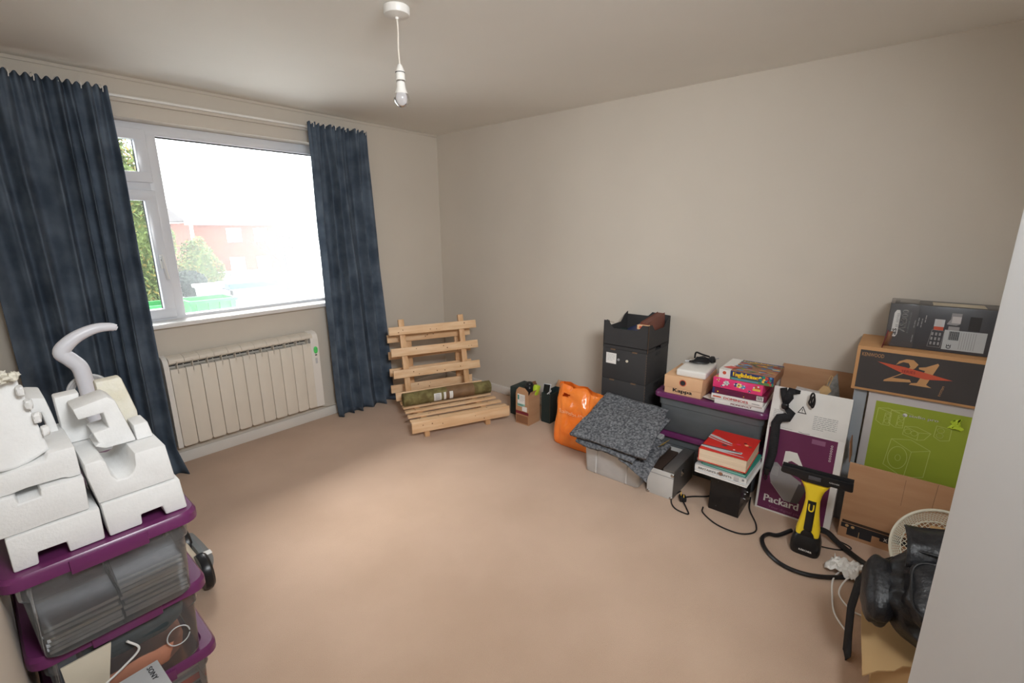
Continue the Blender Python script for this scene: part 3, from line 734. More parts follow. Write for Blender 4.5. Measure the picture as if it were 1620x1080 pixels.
q.tube([(-.055, .07, .012), (-.05, .075, .05), (-.01, .07, .045), (.04, .06, .04)], .006, 'black_plastic')
q.build('lead', t)
MB().lathe([(.004, -.02), (.020, -.012), (.024, 0), (.020, .014), (.008, .020)], 'black_plastic', T(.062, .05, .026, ry=70)).tube([(.08, .05, .035), (.10, .05, .042)], .003, 'ink_grey').build('plug', t)
MB().tube([(-.06, -.01, .010), (-.085, -.018, .008)], .006, 'light_grey').build('jack', t, label='silver jack end')

gx = -.27
def gamebox(name, wd, d, h, m, loc, rz, label, art):
    t = thing(name, label, 'board game', loc, rz)
    q = MB().box(-wd/2, wd/2, -d/2, d/2, 0, h, m, .0015); art(q, FR(-wd/2, -d/2, 0), TP(-wd/2, -d/2, h), wd, d, h); q.build('box', t)
    return t
gz = .531
def art_w1(q, F, P, w_, d_, h): q.text('MONOPOLY', .09, .008, .11, .011, 'dark_red', F, bold=.0006)
def art_w2(q, F, P, w_, d_, h):
    q.text('DOMINOES', .07, .007, .13, .014, 'red', F, bold=.0008).rect(.01, .010, .055, .018, 'rust', F).rect(.22, .012, .26, .016, 'ink_grey', F)
gamebox('board_game_box', .262, .30, .027, 'paper', (gx, -2.962, gz), -87, 'white flat game box with red lettering at the very bottom of the games pile', art_w1)
gamebox('board_game_box', .275, .31, .029, 'paper', (gx, -2.956, gz+.028), -90, 'white flat game box with large red lettering, second up in the pile', art_w2)
def art_m(q, F, P, w_, d_, h):
    q.rect(.235, .004, .270, .030, 'paper', F)
    for k in range(7): q.rect(.239+.004*k, .008, .241+.004*k, .028, 'ink', F, .001)
    q.disc(.03, .014, .004, 'yellow', F).disc(.17, .01, .003, 'gold', F).rect(0, 0, .012, h, 'navy', F)
gamebox('board_game_box', .285, .30, .036, 'maroon', (gx+.005, -2.958, gz+.058), -88, 'maroon game box with a barcode, below the pink one', art_m)
def art_p(q, F, P, w_, d_, h):
    for (x, y, r_, mm) in ((.03, .045, .008, 'rust'), (.06, .02, .006, 'paper'), (.075, .035, .013, 'light_grey'), (.08, .03, .007, 'navy'), (.13, .035, .012, 'navy'), (.145, .034, .013, 'yellow'), (.165, .03, .011, 'sky_blue'), (.05, .012, .005, 'navy'), (.20, .012, .006, 'navy'), (.235, .038, .014, 'rust')):
        q.disc(x, y, r_, mm, F, .0007+r_*.01)
        for k in range(6): q.disc(x+r_*math.cos(k), y+r_*.8*math.sin(k), r_*.35, 'paper' if k % 2 else mm, F, .0012, n=10)
    q.rect(.215, .022, .255, .034, 'gold', F, .0015)
    for k in range(9): q.disc(.02+.03*k, .03+.03*(k % 3), .016, ('gold', 'leaf_green', 'rust')[k % 3], P)
gamebox('board_game_box', .265, .27, .058, 'pink', (gx-.01, -2.952, gz+.095), -91, 'bright pink game box printed with flowers in the games pile', art_p)
def art_e(q, F, P, w_, d_, h):
    q.rect(.062, 0, .285, h, 'navy', F, .0004).rect(0, 0, .062, h, 'paper', F, .0005).disc(.03, h*.62, .010, 'rust', F, .001)
    q.rect(.062, .0, .285, h*.30, 'leaf_green', F, .0007).rect(.07, .004, .21, .010, 'sky_blue', F, .001)
    q.text('Englishtime', .078, .016, .130, .032, 'yellow', F, lift=.0022, bold=.0016).text('Englishtime', .0795, .0145, .130, .032, 'rust', F, lift=.0014, bold=.0022)
    rd = random.Random(3)
    for k in range(26): q.disc(.215+.065*rd.random(), .008+(h-.014)*rd.random(), .003+.006*rd.random(), rd.choice(['rust', 'sky_blue', 'gold', 'teal', 'red', 'navy']), F, .001+.00003*k, n=9)
    q.rect(0, 0, .062, d_, 'paper', P, .0005)
    q.poly([(.062, d_), (.062, d_-.02), (.285, d_-.02), (.285, d_)], 'navy', P, .0008)
    for k in range(90):
        x = .065+.21*rd.random(); y = .01+(d_-.03)*rd.random(); r_ = .008+.016*rd.random()
        q.disc(x, y, r_, rd.choice(['rust', 'sky_blue', 'gold', 'navy', 'game_brown', 'kraft', 'leaf_green', 'box_grey', 'sky_blue']), P, .0009+.00002*k, ry=r_*.5, n=10)
    q.poly([(.01, .04), (.06, .03), (.09, .08), (.04, .09)], 'red', P, .003)
    q.text('Englishtime', .075, d_-.055, .18, .035, 'gold', P, lift=.0035, bold=.002)
gamebox('board_game_box', .285, .275, .052, 'game_brown', (gx+.005, -2.985, gz+.154), -90, 'colourful cartoon-printed game box on top of the games pile', art_e)
MB().add([(-.05, -.05, 0), (.05, -.06, 0), (.06, .04, .001), (-.03, .05, .004), (0, 0, .012)], [(0, 1, 4), (1, 2, 4), (2, 3, 4), (3, 0, 4)], 'paper').build('folded_leaflet', loc=(-.35, -2.805, .531), label='small white folded leaflet between the shoebox and the games', cat='leaflet')

# ------------------------------------------------------------------ translucent box, blanket
t = thing('plastic_box', 'milky translucent plastic box on the carpet beneath the grey blanket', 'plastic box', (-.595, -2.36, 0), -90)
q = MB(); W_, D_ = .385, .335
q.loft([rr(W_-.03, D_-.03, .02, .0), rr(W_-.02, D_-.02, .02, .008), rr(W_, D_, .02, .235)], 'milky', cap1=False)
q.loft([rr(W_, D_, .02, .225), rr(W_+.02, D_+.02, .02, .227), rr(W_+.02, D_+.02, .02, .240), rr(W_-.002, D_-.002, .02, .240), rr(W_-.002, D_-.002, .02, .225)], 'milky', cap0=False, cap1=False)
for x in (-.11, .10): q.box(x, x+.012, -D_/2-.001, -D_/2+.006, .01, .22, 'milky', .003)
q.build('box_body', t)
lump('fabric_bundle', (-.595, -2.41, .115), (.12, .14, .10), 'cream_box', 'cream fabric bundle inside the milky plastic box', 'fabric bundle', e=.7)
def blanket_fn(F, Bk, BR_, FR_, z_off, seed, droop=None, amp=.006):
    def fn(u, v):
        a = Vector(F).lerp(Vector(FR_), u); c_ = Vector(Bk).lerp(Vector(BR_), u); p = a.lerp(c_, v)
        p.z += z_off+amp*noise.noise(Vector((u*3, v*3, seed)))*2+.003*noise.noise(Vector((u*14, v*14, seed)))
        ed = min(u, 1-u, v, 1-v); p.z -= .010*max(0, 1-ed/.06)
        p.x += .008*noise.noise(Vector((u*2, v*6, seed+5))); p.y += .010*noise.noise(Vector((v*3, u*5, seed+9)))
        if droop: p.z -= droop*max(0, (.35-v)/.35)**1.5*(u**1.2)
        return (p.x, p.y, p.z)
    return fn
bl = thing('felt_blanket', 'grey flecked felt moving blanket folded over the milky plastic box', 'blanket', (0, 0, 0))
bl_c = Vector((-.62, -2.36, .30)); bl.location = bl_c
def sheetobj(fn, th, name, lift=0):
    o = MB().grid(lambda u, v: tuple(Vector(fn(u, v))-bl_c), 70, 60, 'felt').build(name, bl, smooth=60); solid(o, th, -1)
    return o
A1, A2, A3, A4 = (-.875, -2.125, .275), (-.415, -2.135, .425), (-.425, -2.575, .405), (-.855, -2.625, .262)
f1 = blanket_fn(A1, A2, A3, A4, .022, 1.0); sheetobj(f1, .022, 'top_fold')
f2 = blanket_fn((-.86, -2.16, .262), A2, (-.44, -2.60, .385), (-.865, -2.55, .248), -.012, 4.0); sheetobj(f2, .020, 'lower_fold')
f3 = blanket_fn((-.845, -2.45, .240), (-.55, -2.42, .335), (-.56, -2.655, .285), (-.875, -2.645, .225), -.022, 8.0, droop=.055); sheetobj(f3, .008, 'hanging_corner')
q = MB(); rd = random.Random(5)
for k in range(110):
    u, v = rd.random()*.94+.03, rd.random()*.94+.03; p = Vector(f1(u, v))-bl_c; p.z += .0008; s_ = .0012+.0022*rd.random()**2; an = rd.random()*3
    dx, dy = math.cos(an)*s_*1.6, math.sin(an)*s_*1.6
    q.add([(p.x-dx, p.y-dy, p.z), (p.x+dy*.5, p.y-dx*.5, p.z+.0006), (p.x+dx, p.y+dy, p.z), (p.x-dy*.5, p.y+dx*.5, p.z+.0006)], [(0, 1, 2, 3)], 'felt_fleck')
q.build('pale_flecks', bl, label='pale fibre flecks', kind='stuff')
MB().grid(lambda u, v: (-.66+.07*v+.01*u, -2.655+.05*u, .300-.045*u+.004*noise.noise(Vector((u*6, v*6, 0)))), 12, 12, 'yellow_cloth').build('yellow_cloth', label='scrap of yellowish cloth on the corner of the grey blanket', cat='cloth')

# silver aluminium case
t = thing('aluminium_case', 'open silver aluminium flight case with dark inside, on the carpet by the blanket', 'case', (-.57, -2.670, 0), -90)
W_, D_, h = .155, .34, .165
q = MB(); th = .006
q.box(-W_/2, W_/2, -D_/2, -D_/2+th, 0, h, 'alu', .002).box(-W_/2, W_/2, D_/2-th, D_/2, 0, h, 'alu')
q.box(-W_/2, -W_/2+th, -D_/2+th, D_/2-th, 0, h, 'alu_dark').box(W_/2-th, W_/2, -D_/2+th, D_/2-th, 0, h, 'alu_dark')
q.box(-W_/2+th, W_/2-th, -D_/2+th, D_/2-th, 0, th, 'brown_dark').box(-W_/2+th, W_/2-th, -D_/2+th, -D_/2+th+.002, th, h-.003, 'brown_dark').box(-W_/2+th, -W_/2+th+.002, -D_/2+th, D_/2-th, th, h-.003, 'brown_dark')
q.box(-W_/2-.001, W_/2+.001, -D_/2-.001, -D_/2+.001, h-.030, h-.026, 'ink_grey')
q.build('case_body', t)
MB().box(.012, W_/2+.001, -D_/2+.005, D_/2+.0, h-.004, h+.016, 'alu_dark', .003).build('lid_strip', t)
MB().box(-.075, -.018, -D_/2+.01, D_/2-.01, .02, h-.02, 'brown_dark', .004).build('padding', t)
for xx in (-W_/2+.008, W_/2-.008):
    for zz in (.008, h-.012):
        MB().ball((xx, -D_/2+.005, zz), (.011, .009, .011), 'chrome', e=.7, nu=14, nv=10).build('corner_cap', t)
q = MB().box(W_/2, W_/2+.004, -.05, -.02, .10, .14, 'chrome', .001).box(W_/2+.004, W_/2+.009, -.045, -.025, .108, .13, 'chrome', .001); q.build('latch', t)

# ------------------------------------------------------------------ speaker, books, lead
t = thing('subwoofer', 'small black wooden subwoofer on the carpet with books stacked on top', 'speaker', (-.562, -3.012, 0), -90)
q = MB().box(-.079, .079, -.118, .118, 0, .236, 'black_plastic', .002)
for a, c_ in ((.02, .20), (.02, .05), (.12, .20)): q.disc(-.079+a+.02, c_-.02, .003, 'box_dgrey', FR(0, -.118, 0))
for a, c_ in ((-.02, .10), (-.02, .07), (.03, .09)): q.lathe([(.006, 0), (.006, .006), (0, .007)], 'chrome', T(.079, a, c_, ry=90))
q.build('cabinet', t)
def art_red(q):
    P = TP(-.12, -.15, .0725)
    q.poly([(.0, .19), (.0, .215), (.05, .20), (.13, .155), (.13, .147), (.06, .165)], 'box_lgrey', P)
    q.poly([(.0, .165), (.0, .18), (.06, .15), (.14, .13), (.12, .125)], 'light_grey', P)
    q.poly([(.0, .03), (.0, .05), (.10, .06), (.20, .075), (.20, .05), (.12, .03), (.215, .025), (.22, .02), (.10, .02)], 'light_grey', P)
    q.poly([(.0, .045), (.0, .055), (.19, .07), (.2, .062)], 'box_dgrey', P, .001)
    q.disc(.195, .18, .010, 'orange_print', P).disc(.185, .20, .008, 'dark_red', P).disc(.215, .17, .008, 'cardboard_dark', P).disc(.16, .165, .012, 'pink', P, ry=.005).disc(.10, .11, .014, 'box_dgrey', P, ry=.010).disc(.155, .085, .005, 'paper', P)
def art_brit(q):
    F = FR(-.132, -.155, 0); q.text("BRITAIN'S PLANTS", .02, .010, .17, .012, 'ink_grey', F, bold=.0005).disc(.135, .018, .012, 'game_brown', F, ry=.010).disc(.245, .02, .006, 'box_grey', F).rect(.20, .006, .225, .026, 'box_lgrey', F)
bz = .237
book('book', .265, .31, .012, 'paper', 'paper', (-.605, -3.000, bz), -91, 'thin pale book at the very bottom of the stack on the subwoofer')
book('book', .265, .31, .034, 'light_grey', 'paper', (-.60, -2.995, bz+.0125), -90, 'thick pale grey book lettered BRITAIN\'S in the stack under the red one', art=art_brit)
book('book', .225, .29, .016, 'teal', 'pale_teal', (-.60, -3.010, bz+.047), -92, 'slim teal edged book in the middle of the stack on the subwoofer')
book('book', .235, .29, .014, 'paper', 'page_cream', (-.60, -2.988, bz+.0635), -91, 'slim white book directly under the thick red hardback')
book('book', .24, .30, .072, 'red', 'page_cream', (-.615, -2.996, bz+.078), -89, 'thick bright red hardback on top of the stack by the purple box', art=art_red)
t = thing('mains_lead', 'black mains lead with a three-pin plug looped on the carpet around the subwoofer', 'cable', (0, 0, 0)); t.location = (-.65, -2.85, 0)
def rel(pts, o): return [(x-o[0], y-o[1], z-o[2]) for x, y, z in pts]
q = MB().tube(rel([(-.45, -2.93, .01), (-.56, -2.905, .006), (-.63, -2.83, .006), (-.69, -2.79, .012)], (-.65, -2.85, 0)), .004, 'black_plastic')
q.tube(rel([(-.715, -2.80, .014), (-.78, -2.85, .006), (-.82, -2.87, .005), (-.815, -2.80, .005), (-.765, -2.755, .005), (-.70, -2.740, .006), (-.62, -2.755, .006)], (-.65, -2.85, 0)), .004, 'black_plastic')
q.tube(rel([(-.70, -2.912, .005), (-.755, -2.93, .005), (-.815, -3.02, .005), (-.82, -3.13, .005), (-.76, -3.19, .005), (-.68, -3.18, .005), (-.56, -3.12, .006), (-.47, -3.10, .03)], (-.65, -2.85, 0)), .004, 'black_plastic')
q.build('lead', t)
MB().box(-.024, .024, -.020, .020, 0, .030, 'black_plastic', .008, T(-.05, .055, 0, rz=30)).box(-.0035, .0035, -.002, .002, .03, .05, 'gold', 0, T(-.05, .065, 0, rz=30)).box(-.003, .003, -.002, .002, .03, .044, 'gold', 0, T(-.062, .045, 0, rz=30)).build('plug', t)

# ------------------------------------------------------------------ purple computer box, leaning
t = thing('computer_box', 'purple and white computer carton lettered Packard leaning behind the window vac', 'box', (-.497, -3.308, .0), -90)
lean = 8.3; ML = T(rx=-lean); W_ = .356
q = MB(); hF = .478; D_ = .17
q.box(-W_/2, W_/2, 0, D_, 0, hF, 'paper', .002, ML)
F = ML @ FR(-W_/2, 0, 0)
q.rect(.012, .010, W_-.030, hF-.006, 'purple_box', F)
# glow patch and monitor pictures
q.poly([(.105, hF-.12), (.125, hF-.115), (.16, hF-.115), (.20, hF-.19), (.285, hF-.225), (.285, hF-.26), (.20, hF-.215), (.10, hF-.225)], 'paper', F, .0012)
q.poly([(.125, hF-.175), (.14, hF-.165), (.17, hF-.175), (.21, hF-.20), (.19, hF-.205), (.14, hF-.195)], 'purple_box', F, .0018)
q.poly([(.05, .20), (.055, .28), (.075, .285), (.11, .255), (.20, .21), (.19, .11), (.165, .085), (.135, .085), (.06, .165)], 'box_grey', F, .0012)
q.poly([(.19, .20), (.23, .19), (.20, .09), (.165, .085)], 'box_dgrey', F, .0016)
for k in range(5): q.line([(.056+.007*k, .21), (.058+.007*k, .262)], .0015, 'box_lgrey', F, .0018)
q.line([(.06, .165), (.135, .085)], .002, 'box_lgrey', F, .0018)
q.text('Packard', .040, .052, .165, .040, 'paper', F, lift=.002, bold=.0016)
q.text('Your digital play', .066, .018, .16, .018, 'mauve', F, lift=.002)
for k in range(7): q.circ(W_-.052, hF-.035-.013*k, .0042, .002, 'paper', F, n=10)
q.rect(.215, hF-.045, .275, hF-.02, 'mauve', F, .001)
q.build('carton', t)
q = MB(); ML2 = ML @ T(0, 0, hF, rx=-8)
hT = .222
q.box(-W_/2, W_/2, 0, .005, 0, hT, 'paper', .0015, ML2); F = ML2 @ FR(-W_/2, 0, 0)
q.poly([(.127, .100), (.170, .100), (.1485, .140)], 'ink', F, .0012).poly([(.1335, .1045), (.1635, .1045), (.1485, .132)], 'paper', F, .0016).text('!', .147, .107, .003, .017, 'ink', F, lift=.0022, bold=.0005)
q.lines_of_text(.018, .092, .085, 5, .009, 'ink_grey', F, .0022).lines_of_text(.205, .098, .105, 8, .0095, 'ink_grey', F, .0026)
q.line([(.05, .004), (.12, .002)], .0012, 'ink_grey', F).line([(.15, .001), (.17, -.003), (.20, .0)], .002, 'ink', F)
q.add([(W_/2, .003, 0), (W_/2, .12, .01), (W_/2, .11, .2), (W_/2, .003, hT)], [(0, 1, 2, 3)], 'light_grey', ML2)
q.build('top_flap', t)
# strap over the box
def ribbon(pts, wds, nrm, m, name, parent=None, label=None, cat=None, loc=None, th=.002):
    P = [Vector(p) for p in pts]; q = MB(); n = Vector(nrm).normalized(); V = []
    for i, p in enumerate(P):
        d_ = (P[min(i+1, len(P)-1)]-P[max(i-1, 0)]).normalized(); s_ = d_.cross(n).normalized()*wds[i]*.6
        V += [p-s_, p+s_]
    q.add(V, [(2*i, 2*i+1, 2*i+3, 2*i+2) for i in range(len(P)-1)], m)
    o = q.build(name, parent, loc=loc, label=label, cat=cat, smooth=60); solid(o, th, 0); return o
st = thing('webbing_strap', 'black webbing strap knotted over the white top of the purple computer box', 'strap', (-.40, -3.20, .5))
so = Vector((-.40, -3.20, .5))
def sp_(l): return [tuple(Vector(p)-so) for p in l]
ribbon(sp_([(-.375, -3.175, .684), (-.405, -3.185, .655), (-.410, -3.195, .61)]), [.028, .026, .018], (-1, 0, .15), 'webbing', 'loop_end', st)
ribbon(sp_([(-.375, -3.255, .676), (-.40, -3.215, .682), (-.41, -3.212, .65), (-.415, -3.200, .605)]), [.016, .034, .036, .018], (-1, 0, .15), 'webbing', 'loop_end', st)
MB().ball(tuple(Vector((-.420, -3.200, .598))-so), (.014, .018, .018), 'black_plastic', e=.7).build('knot', st)
ribbon(sp_([(-.425, -3.205, .592), (-.43, -3.235, .566), (-.44, -3.222, .545), (-.445, -3.185, .533), (-.450, -3.172, .50), (-.458, -3.176, .44), (-.476, -3.180, .34), (-.49, -3.172, .27), (-.50, -3.168, .235)]), [.020, .034, .042, .040, .038, .038, .036, .034, .030], (-1, 0, .12), 'webbing', 'strap', st)
MB().box(-.012, .012, -.004, .004, -.02, .02, 'black_plastic', .003, T(*tuple(Vector((-.500, -3.168, .232))-so), rz=-90)).tube([tuple(Vector((-.50, -3.165+.008*math.cos(a), .20+.018*math.sin(a)))-so) for a in [k*2*PI/10 for k in range(10)]], .0025, 'black_plastic', n=6, sub=2, closed=True).build('buckle', st)
MB().tube([(.0, .010*math.cos(a)+.003*a*.3, .034*math.sin(a)) for a in [k*2*PI/12 for k in range(12)]], .0045, 'black_plastic', n=7, sub=3, closed=True).tube([(-.006, .007*math.cos(a)-.004, .030*math.sin(a)-.012) for a in [k*2*PI/12 for k in range(12)]], .0045, 'black_plastic', n=7, sub=3, closed=True).build('coiled_cord', loc=(-.415, -3.318, .662), label='small loop of black cord hanging over the white carton top', cat='cord')
# cardboard sheet, felt offcut and wooden handle behind it
t = MB().box(-.185, .185, -.002, .002, 0, .735, 'cardboard', 0).build('cardboard_sheet', loc=(-.085, -3.290, 0), label='tall brown cardboard sheet leaning on the wall behind the purple computer box', cat='cardboard')
t.rotation_euler = (R(-5), 0, R(-90))
MB().prism([(-.09, .0), (.09, .0), (.075, .52), (.03, .735), (-.07, .56)], -.004, .004, 'offcut', T(), bev=0).build('felt_offcut', loc=(-.17, -3.355, .012), rz=-90, label='pointed grey felt offcut sticking up beside the wooden tag', cat='felt piece').rotation_euler = (R(-4), 0, R(-90))
t = thing('wooden_tag', 'small wooden paddle with a cord loop behind the purple computer box', 'wooden tag', (-.24, -3.345, .672))
MB().prism([(-.07, -.075), (-.03, -.085), (.035, .0), (.022, .022), (-.005, .025), (-.06, -.06)], -.009, .009, 'cardboard_tan', T(rz=-90, ry=0), bev=.003).build('paddle', t)
MB().tube([(0, -.010, .015), (0, -.012, .05), (0, -.022, .085), (0, -.030, .075), (0, -.022, .04), (0, -.016, .012)], .0022, 'cardboard_tan', n=6).build('cord_loop', t)
MB().box(-.055, .055, -.02, .02, -.12, .0, 'box_lgrey', .002).build('grey_card', loc=(-.27, -3.275, .667), rz=-90, label='pale grey card standing behind the coiled black cord', cat='card').rotation_euler = (0, R(4), R(-90))

# ------------------------------------------------------------------ boxes at the far right
t = thing('speaker_carton', 'lime green speaker carton lettered audio pro beneath the long brown carton', 'box', (-.20, -3.80, 0), -90)
W_, D_, h = .52, .30, .745
q = MB().box(-W_/2, W_/2, -D_/2, D_/2, 0, h, 'box_lgrey', .002); F = FR(-W_/2, -D_/2, 0)
q.rect(.034, .05, W_-.03, .700, 'lime_box', F)
q.text('audio pro', .165, .643, .105, .018, 'paper', F, lift=.0015, bold=.0006).disc(.150, .652, .009, 'paper', F, .0012)
ln = lambda p, c=False: q.line(p, .0022, 'lime_line', F, .0012, c)
for ox in (.045, .095):
    ln([(ox, .60), (ox+.002, .665), (ox+.055, .650), (ox+.055, .585), (ox+.025, .583), (ox, .60)]); ln([(ox+.002, .665), (ox+.04, .672), (ox+.085, .66)]); ln([(ox+.055, .65), (ox+.032, .645), (ox+.030, .588)])
    q.circ(ox+.044, .632, .009, .002, 'lime_line', F, n=16).circ(ox+.044, .605, .011, .002, 'lime_line', F, n=16)
ln([(.155, .555), (.158, .598), (.20, .605), (.255, .585), (.235, .548), (.21, .540), (.155, .555)]); ln([(.21, .540), (.212, .578), (.158, .598)]); ln([(.212, .578), (.255, .585)])
q.circ(.172, .574, .012, .002, 'lime_line', F).circ(.196, .570, .012, .002, 'lime_line', F)
ln([(.265, .575), (.268, .63), (.32, .625), (.32, .57), (.29, .56)], True); q.circ(.285, .61, .012, .002, 'lime_line', F).circ(.285, .585, .012, .002, 'lime_line', F)
bx = [(.105, .38), (.118, .52), (.20, .475), (.19, .335)]
ln(bx, True); ln([(.118, .52), (.19, .535), (.265, .50), (.20, .475)]); ln([(.265, .50), (.26, .36), (.19, .335)])
q.circ(.153, .43, .036, .0025, 'lime_line', F, ry=.058).circ(.155, .43, .010, .002, 'lime_line', F, ry=.016)
q.build('carton', t)
q = MB().grid(lambda u, v: (-.006, .045*(u-.5)*(1.0-.5*v)+.02*noise.noise(Vector((u*4, v*4, 2))), .045*(v-.5)+.018*noise.noise(Vector((u*5, v*3, 7)))), 10, 10, 'lime')
q.build('lime_tape', loc=(-.352, -3.868, .655), label='crumpled fluorescent yellow tape stuck on the lime green carton', cat='tape')
solid(bpy.data.objects['lime_tape'], .002)

MB().box(-.033, .020, -.003, .003, 0, .742, 'slate_board', .001).build('grey_board', loc=(-.335, -3.512, 0), rz=-90, label='narrow blue-grey board upright between the purple box and the lime green carton', cat='board')
t = thing('long_carton', 'long dark printed carton lettered KENWOOD with a big 21, on the green carton', 'box', (-.205, -3.740, .7465), -90)
W_, D_, h = .55, .33, .222
q = MB().box(-W_/2, W_/2, -D_/2, D_/2, 0, h, 'kraft', .002); F = FR(-W_/2, -D_/2, 0)
q.rect(.014, .012, W_-.02, h-.018, 'kenwood_print', F)
q.text('KENWOOD', .022, h-.048, .085, .018, 'kraft', F, lift=.0014)
two = [(.155, .150), (.165, .170), (.19, .184), (.215, .184), (.235, .165), (.225, .145), (.195, .118), (.150, .085), (.215, .088), (.222, .076), (.120, .062), (.122, .070), (.165, .100), (.195, .125), (.208, .150), (.200, .166), (.180, .168)]
q.add([(x, y, .0014) for x, y in two], [tuple(range(len(two)))], 'kraft', F)
one = [(.238, .152), (.262, .158), (.300, .182), (.305, .175), (.275, .075), (.295, .064), (.215, .064), (.222, .073), (.242, .078), (.262, .140), (.240, .144)]
q.add([(x, y, .0015) for x, y in one], [tuple(range(len(one)))], 'kraft', F)
q.poly([(.085, .155), (.19, .145), (.28, .128), (.36, .112), (.27, .100), (.19, .112)], 'rust', F, .0022)
q.text('SERIES', .180, .118, .05, .013, 'dark_red', F, lift=.0028)
q.text('SYSTEM', .330, .03, .05, .008, 'kraft', F, rot=80)
q.build('carton', t)
q = MB().add([(0, 0, 0), (.0, .06, 0), (.012, .055, .07), (.012, .02, .085)], [(0, 1, 2, 3)], 'dark_red').add([(.0, .06, 0), (.03, .07, 0), (.032, .066, .075), (.012, .055, .07)], [(0, 1, 2, 3)], 'cardboard_dark')
o = q.build('end_flap', t, loc=(-.185, -.155, h)); solid(o, .003, 1); o['label'] = 'folded dark red end flap'

t = thing('speaker_set_box', 'dark grey carton lettered AS:300 topmost in the far right pile, film wrapped', 'box', (-.195, -3.765, .9695), -90)
W_, D_, h = .405, .20, .208
q = MB().box(-W_/2, W_/2, -D_/2, D_/2, 0, h, 'as_dark', .0015); F = FR(-W_/2, -D_/2, 0)
pill = [(.006, .075), (.012, .062), (.024, .060), (.030, .075), (.030, .175), (.026, .190), (.014, .190), (.007, .175)]
q.add([(x+.010, y-.012, .0012) for x, y in pill], [tuple(range(8))], 'paper', F)
q.text('as', .036, .058, .030, .016, 'as_dark', F, rot=90, lift=.002, bold=.0012).text('as series', .037, .095, .068, .012, 'ink_grey', F, rot=90, lift=.002)
q.text('AS:300', .066, .076, .105, .024, 'paper', F, rot=88, lift=.0016, bold=.0004).text('5.1 SPEAKER SYSTEM', .078, .072, .10, .006, 'ink_grey', F, rot=88)
for k, (x, l) in enumerate(((.098, .075), (.110, .065), (.122, .07), (.134, .045))): q.lines_of_text(x, .175-l, l, 1, .01, 'ink_grey', F, .0035, rot=88)
q.lines_of_text(.098, .03, .06, 1, .01, 'ink_grey', F, .0035, rot=88)
q.rect(.165, .115, .200, .150, 'light_grey', F).rect(.166, .100, .199, .116, 'rust', F, .0009).rect(.173, .118, .190, .148, 'box_lgrey', F, .001)
q.line([(.155, .02), (.200, .02), (.205, .098), (.162, .100)], .0015, 'ink_grey', F, .001, True)
for k in range(9): q.rect(.162+.013*(k % 3), .03+.022*(k//3), .169+.013*(k % 3), .044+.022*(k//3), 'ink_grey', F, .001)
q.poly([(.208, .135), (.218, .155), (.218, .183), (.252, .183), (.252, .135), (.24, .128), (.208, .130)], 'box_grey', F).rect(.215, .105, .252, .122, 'box_grey', F).rect(.222, .138, .252, .168, 'box_lgrey', F, .001)
q.rect(.280, .110, .318, .172, 'black_card', F)
q.rect(.205, .014, .345, .105, 'silver_label', F, .0008)
for k in range(11): q.rect(.222+.0032*k, .060, .2237+.0032*k+.0008*(k % 2), .100, 'ink', F, .0012)
q.text('CE', .236, .020, .018, .016, 'ink', F, rot=90, lift=.0014, bold=.0008)
for k in range(7): q.line([(.262+.008*k, .022), (.262+.008*k, .098)], .0018, 'ink_grey', F, .0012)
P = TP(-W_/2, -D_/2, h); q.rect(.03, .05, .10, .14, 'light_grey', P).rect(.15, .03, .33, .15, 'cream_box', P).rect(.0, .0, .012, .2, 'box_lgrey', P)
q.rect(.05, .02, .08, .18, 'box_grey', SR(-W_/2-.001, -D_/2, 0))
q.build('carton', t)
MB().box(-W_/2-.003, W_/2-.30, -D_/2-.0025, D_/2+.002, -.000, h+.003, 'shrink_film', .004).build('shrink_wrap', t, label='clear film wrap')

# brown box with printed base in front of the speaker carton
t = thing('moving_box', 'brown cardboard box with dark printed icons along its base beside the window vac', 'box', (-.435, -3.755, 0), -90)
W_, D_, h = .47, .13, .408
q = MB().box(-W_/2, W_/2, -D_/2, -D_/2+.004, 0, h, 'cardboard').box(-W_/2, W_/2, D_/2-.004, D_/2, 0, .30, 'cardboard').box(-W_/2+.004, W_/2-.004, -D_/2+.004, D_/2-.004, 0, .004, 'cardboard_dark')
for sx in (-W_/2, W_/2-.004): q.add([(sx+a_, y, z) for a_ in (0, .004) for y, z in ((-D_/2+.004, 0), (D_/2-.004, 0), (D_/2-.004, .30), (-D_/2+.004, h))], [(0, 1, 2, 3), (7, 6, 5, 4), (0, 4, 5, 1), (1, 5, 6, 2), (2, 6, 7, 3), (3, 7, 4, 0)], 'cardboard')
F = FR(-W_/2, -D_/2, 0)
q.rect(.010, .083, W_, .097, 'brown_dark', F).rect(.008, .055, W_, .080, 'ink', F).rect(.035, .018, .135, .056, 'ink', F, .0009).rect(.083, .018, .0855, .05, 'cardboard_tan', F, .0013)
q.disc(.032, .068, .0075, 'cardboard_tan', F, .0012).disc(.056, .066, .0075, 'cardboard_tan', F, .0012)
q.rect(.165, .040, .21, .066, 'ink', F, .0009).text('X', .18, .046, .014, .016, 'paper', F, lift=.0016, bold=.001)
q.build('carton', t)
q = MB().box(-W_/2+.0, W_/2, 0, .004, -.31, 0, 'cardboard', .001, T(0, -D_/2-.006, h+.002, rx=2.5)); F2 = T(0, -D_/2-.006, h+.002, rx=2.5) @ FR(0, 0, 0)
q.line([(-.02, -.31), (-.02, -.02)], .0012, 'card_edge', F2).line([(.08, -.31), (.09, -.0)], .0012, 'card_edge', F2); q.build('front_flap', t)
MB().box(-.002, .002, -.06, .05, -.005, .10, 'cardboard_dark', 0, T(-W_/2-.004, .0, h, ry=-6)).build('side_flap', t)

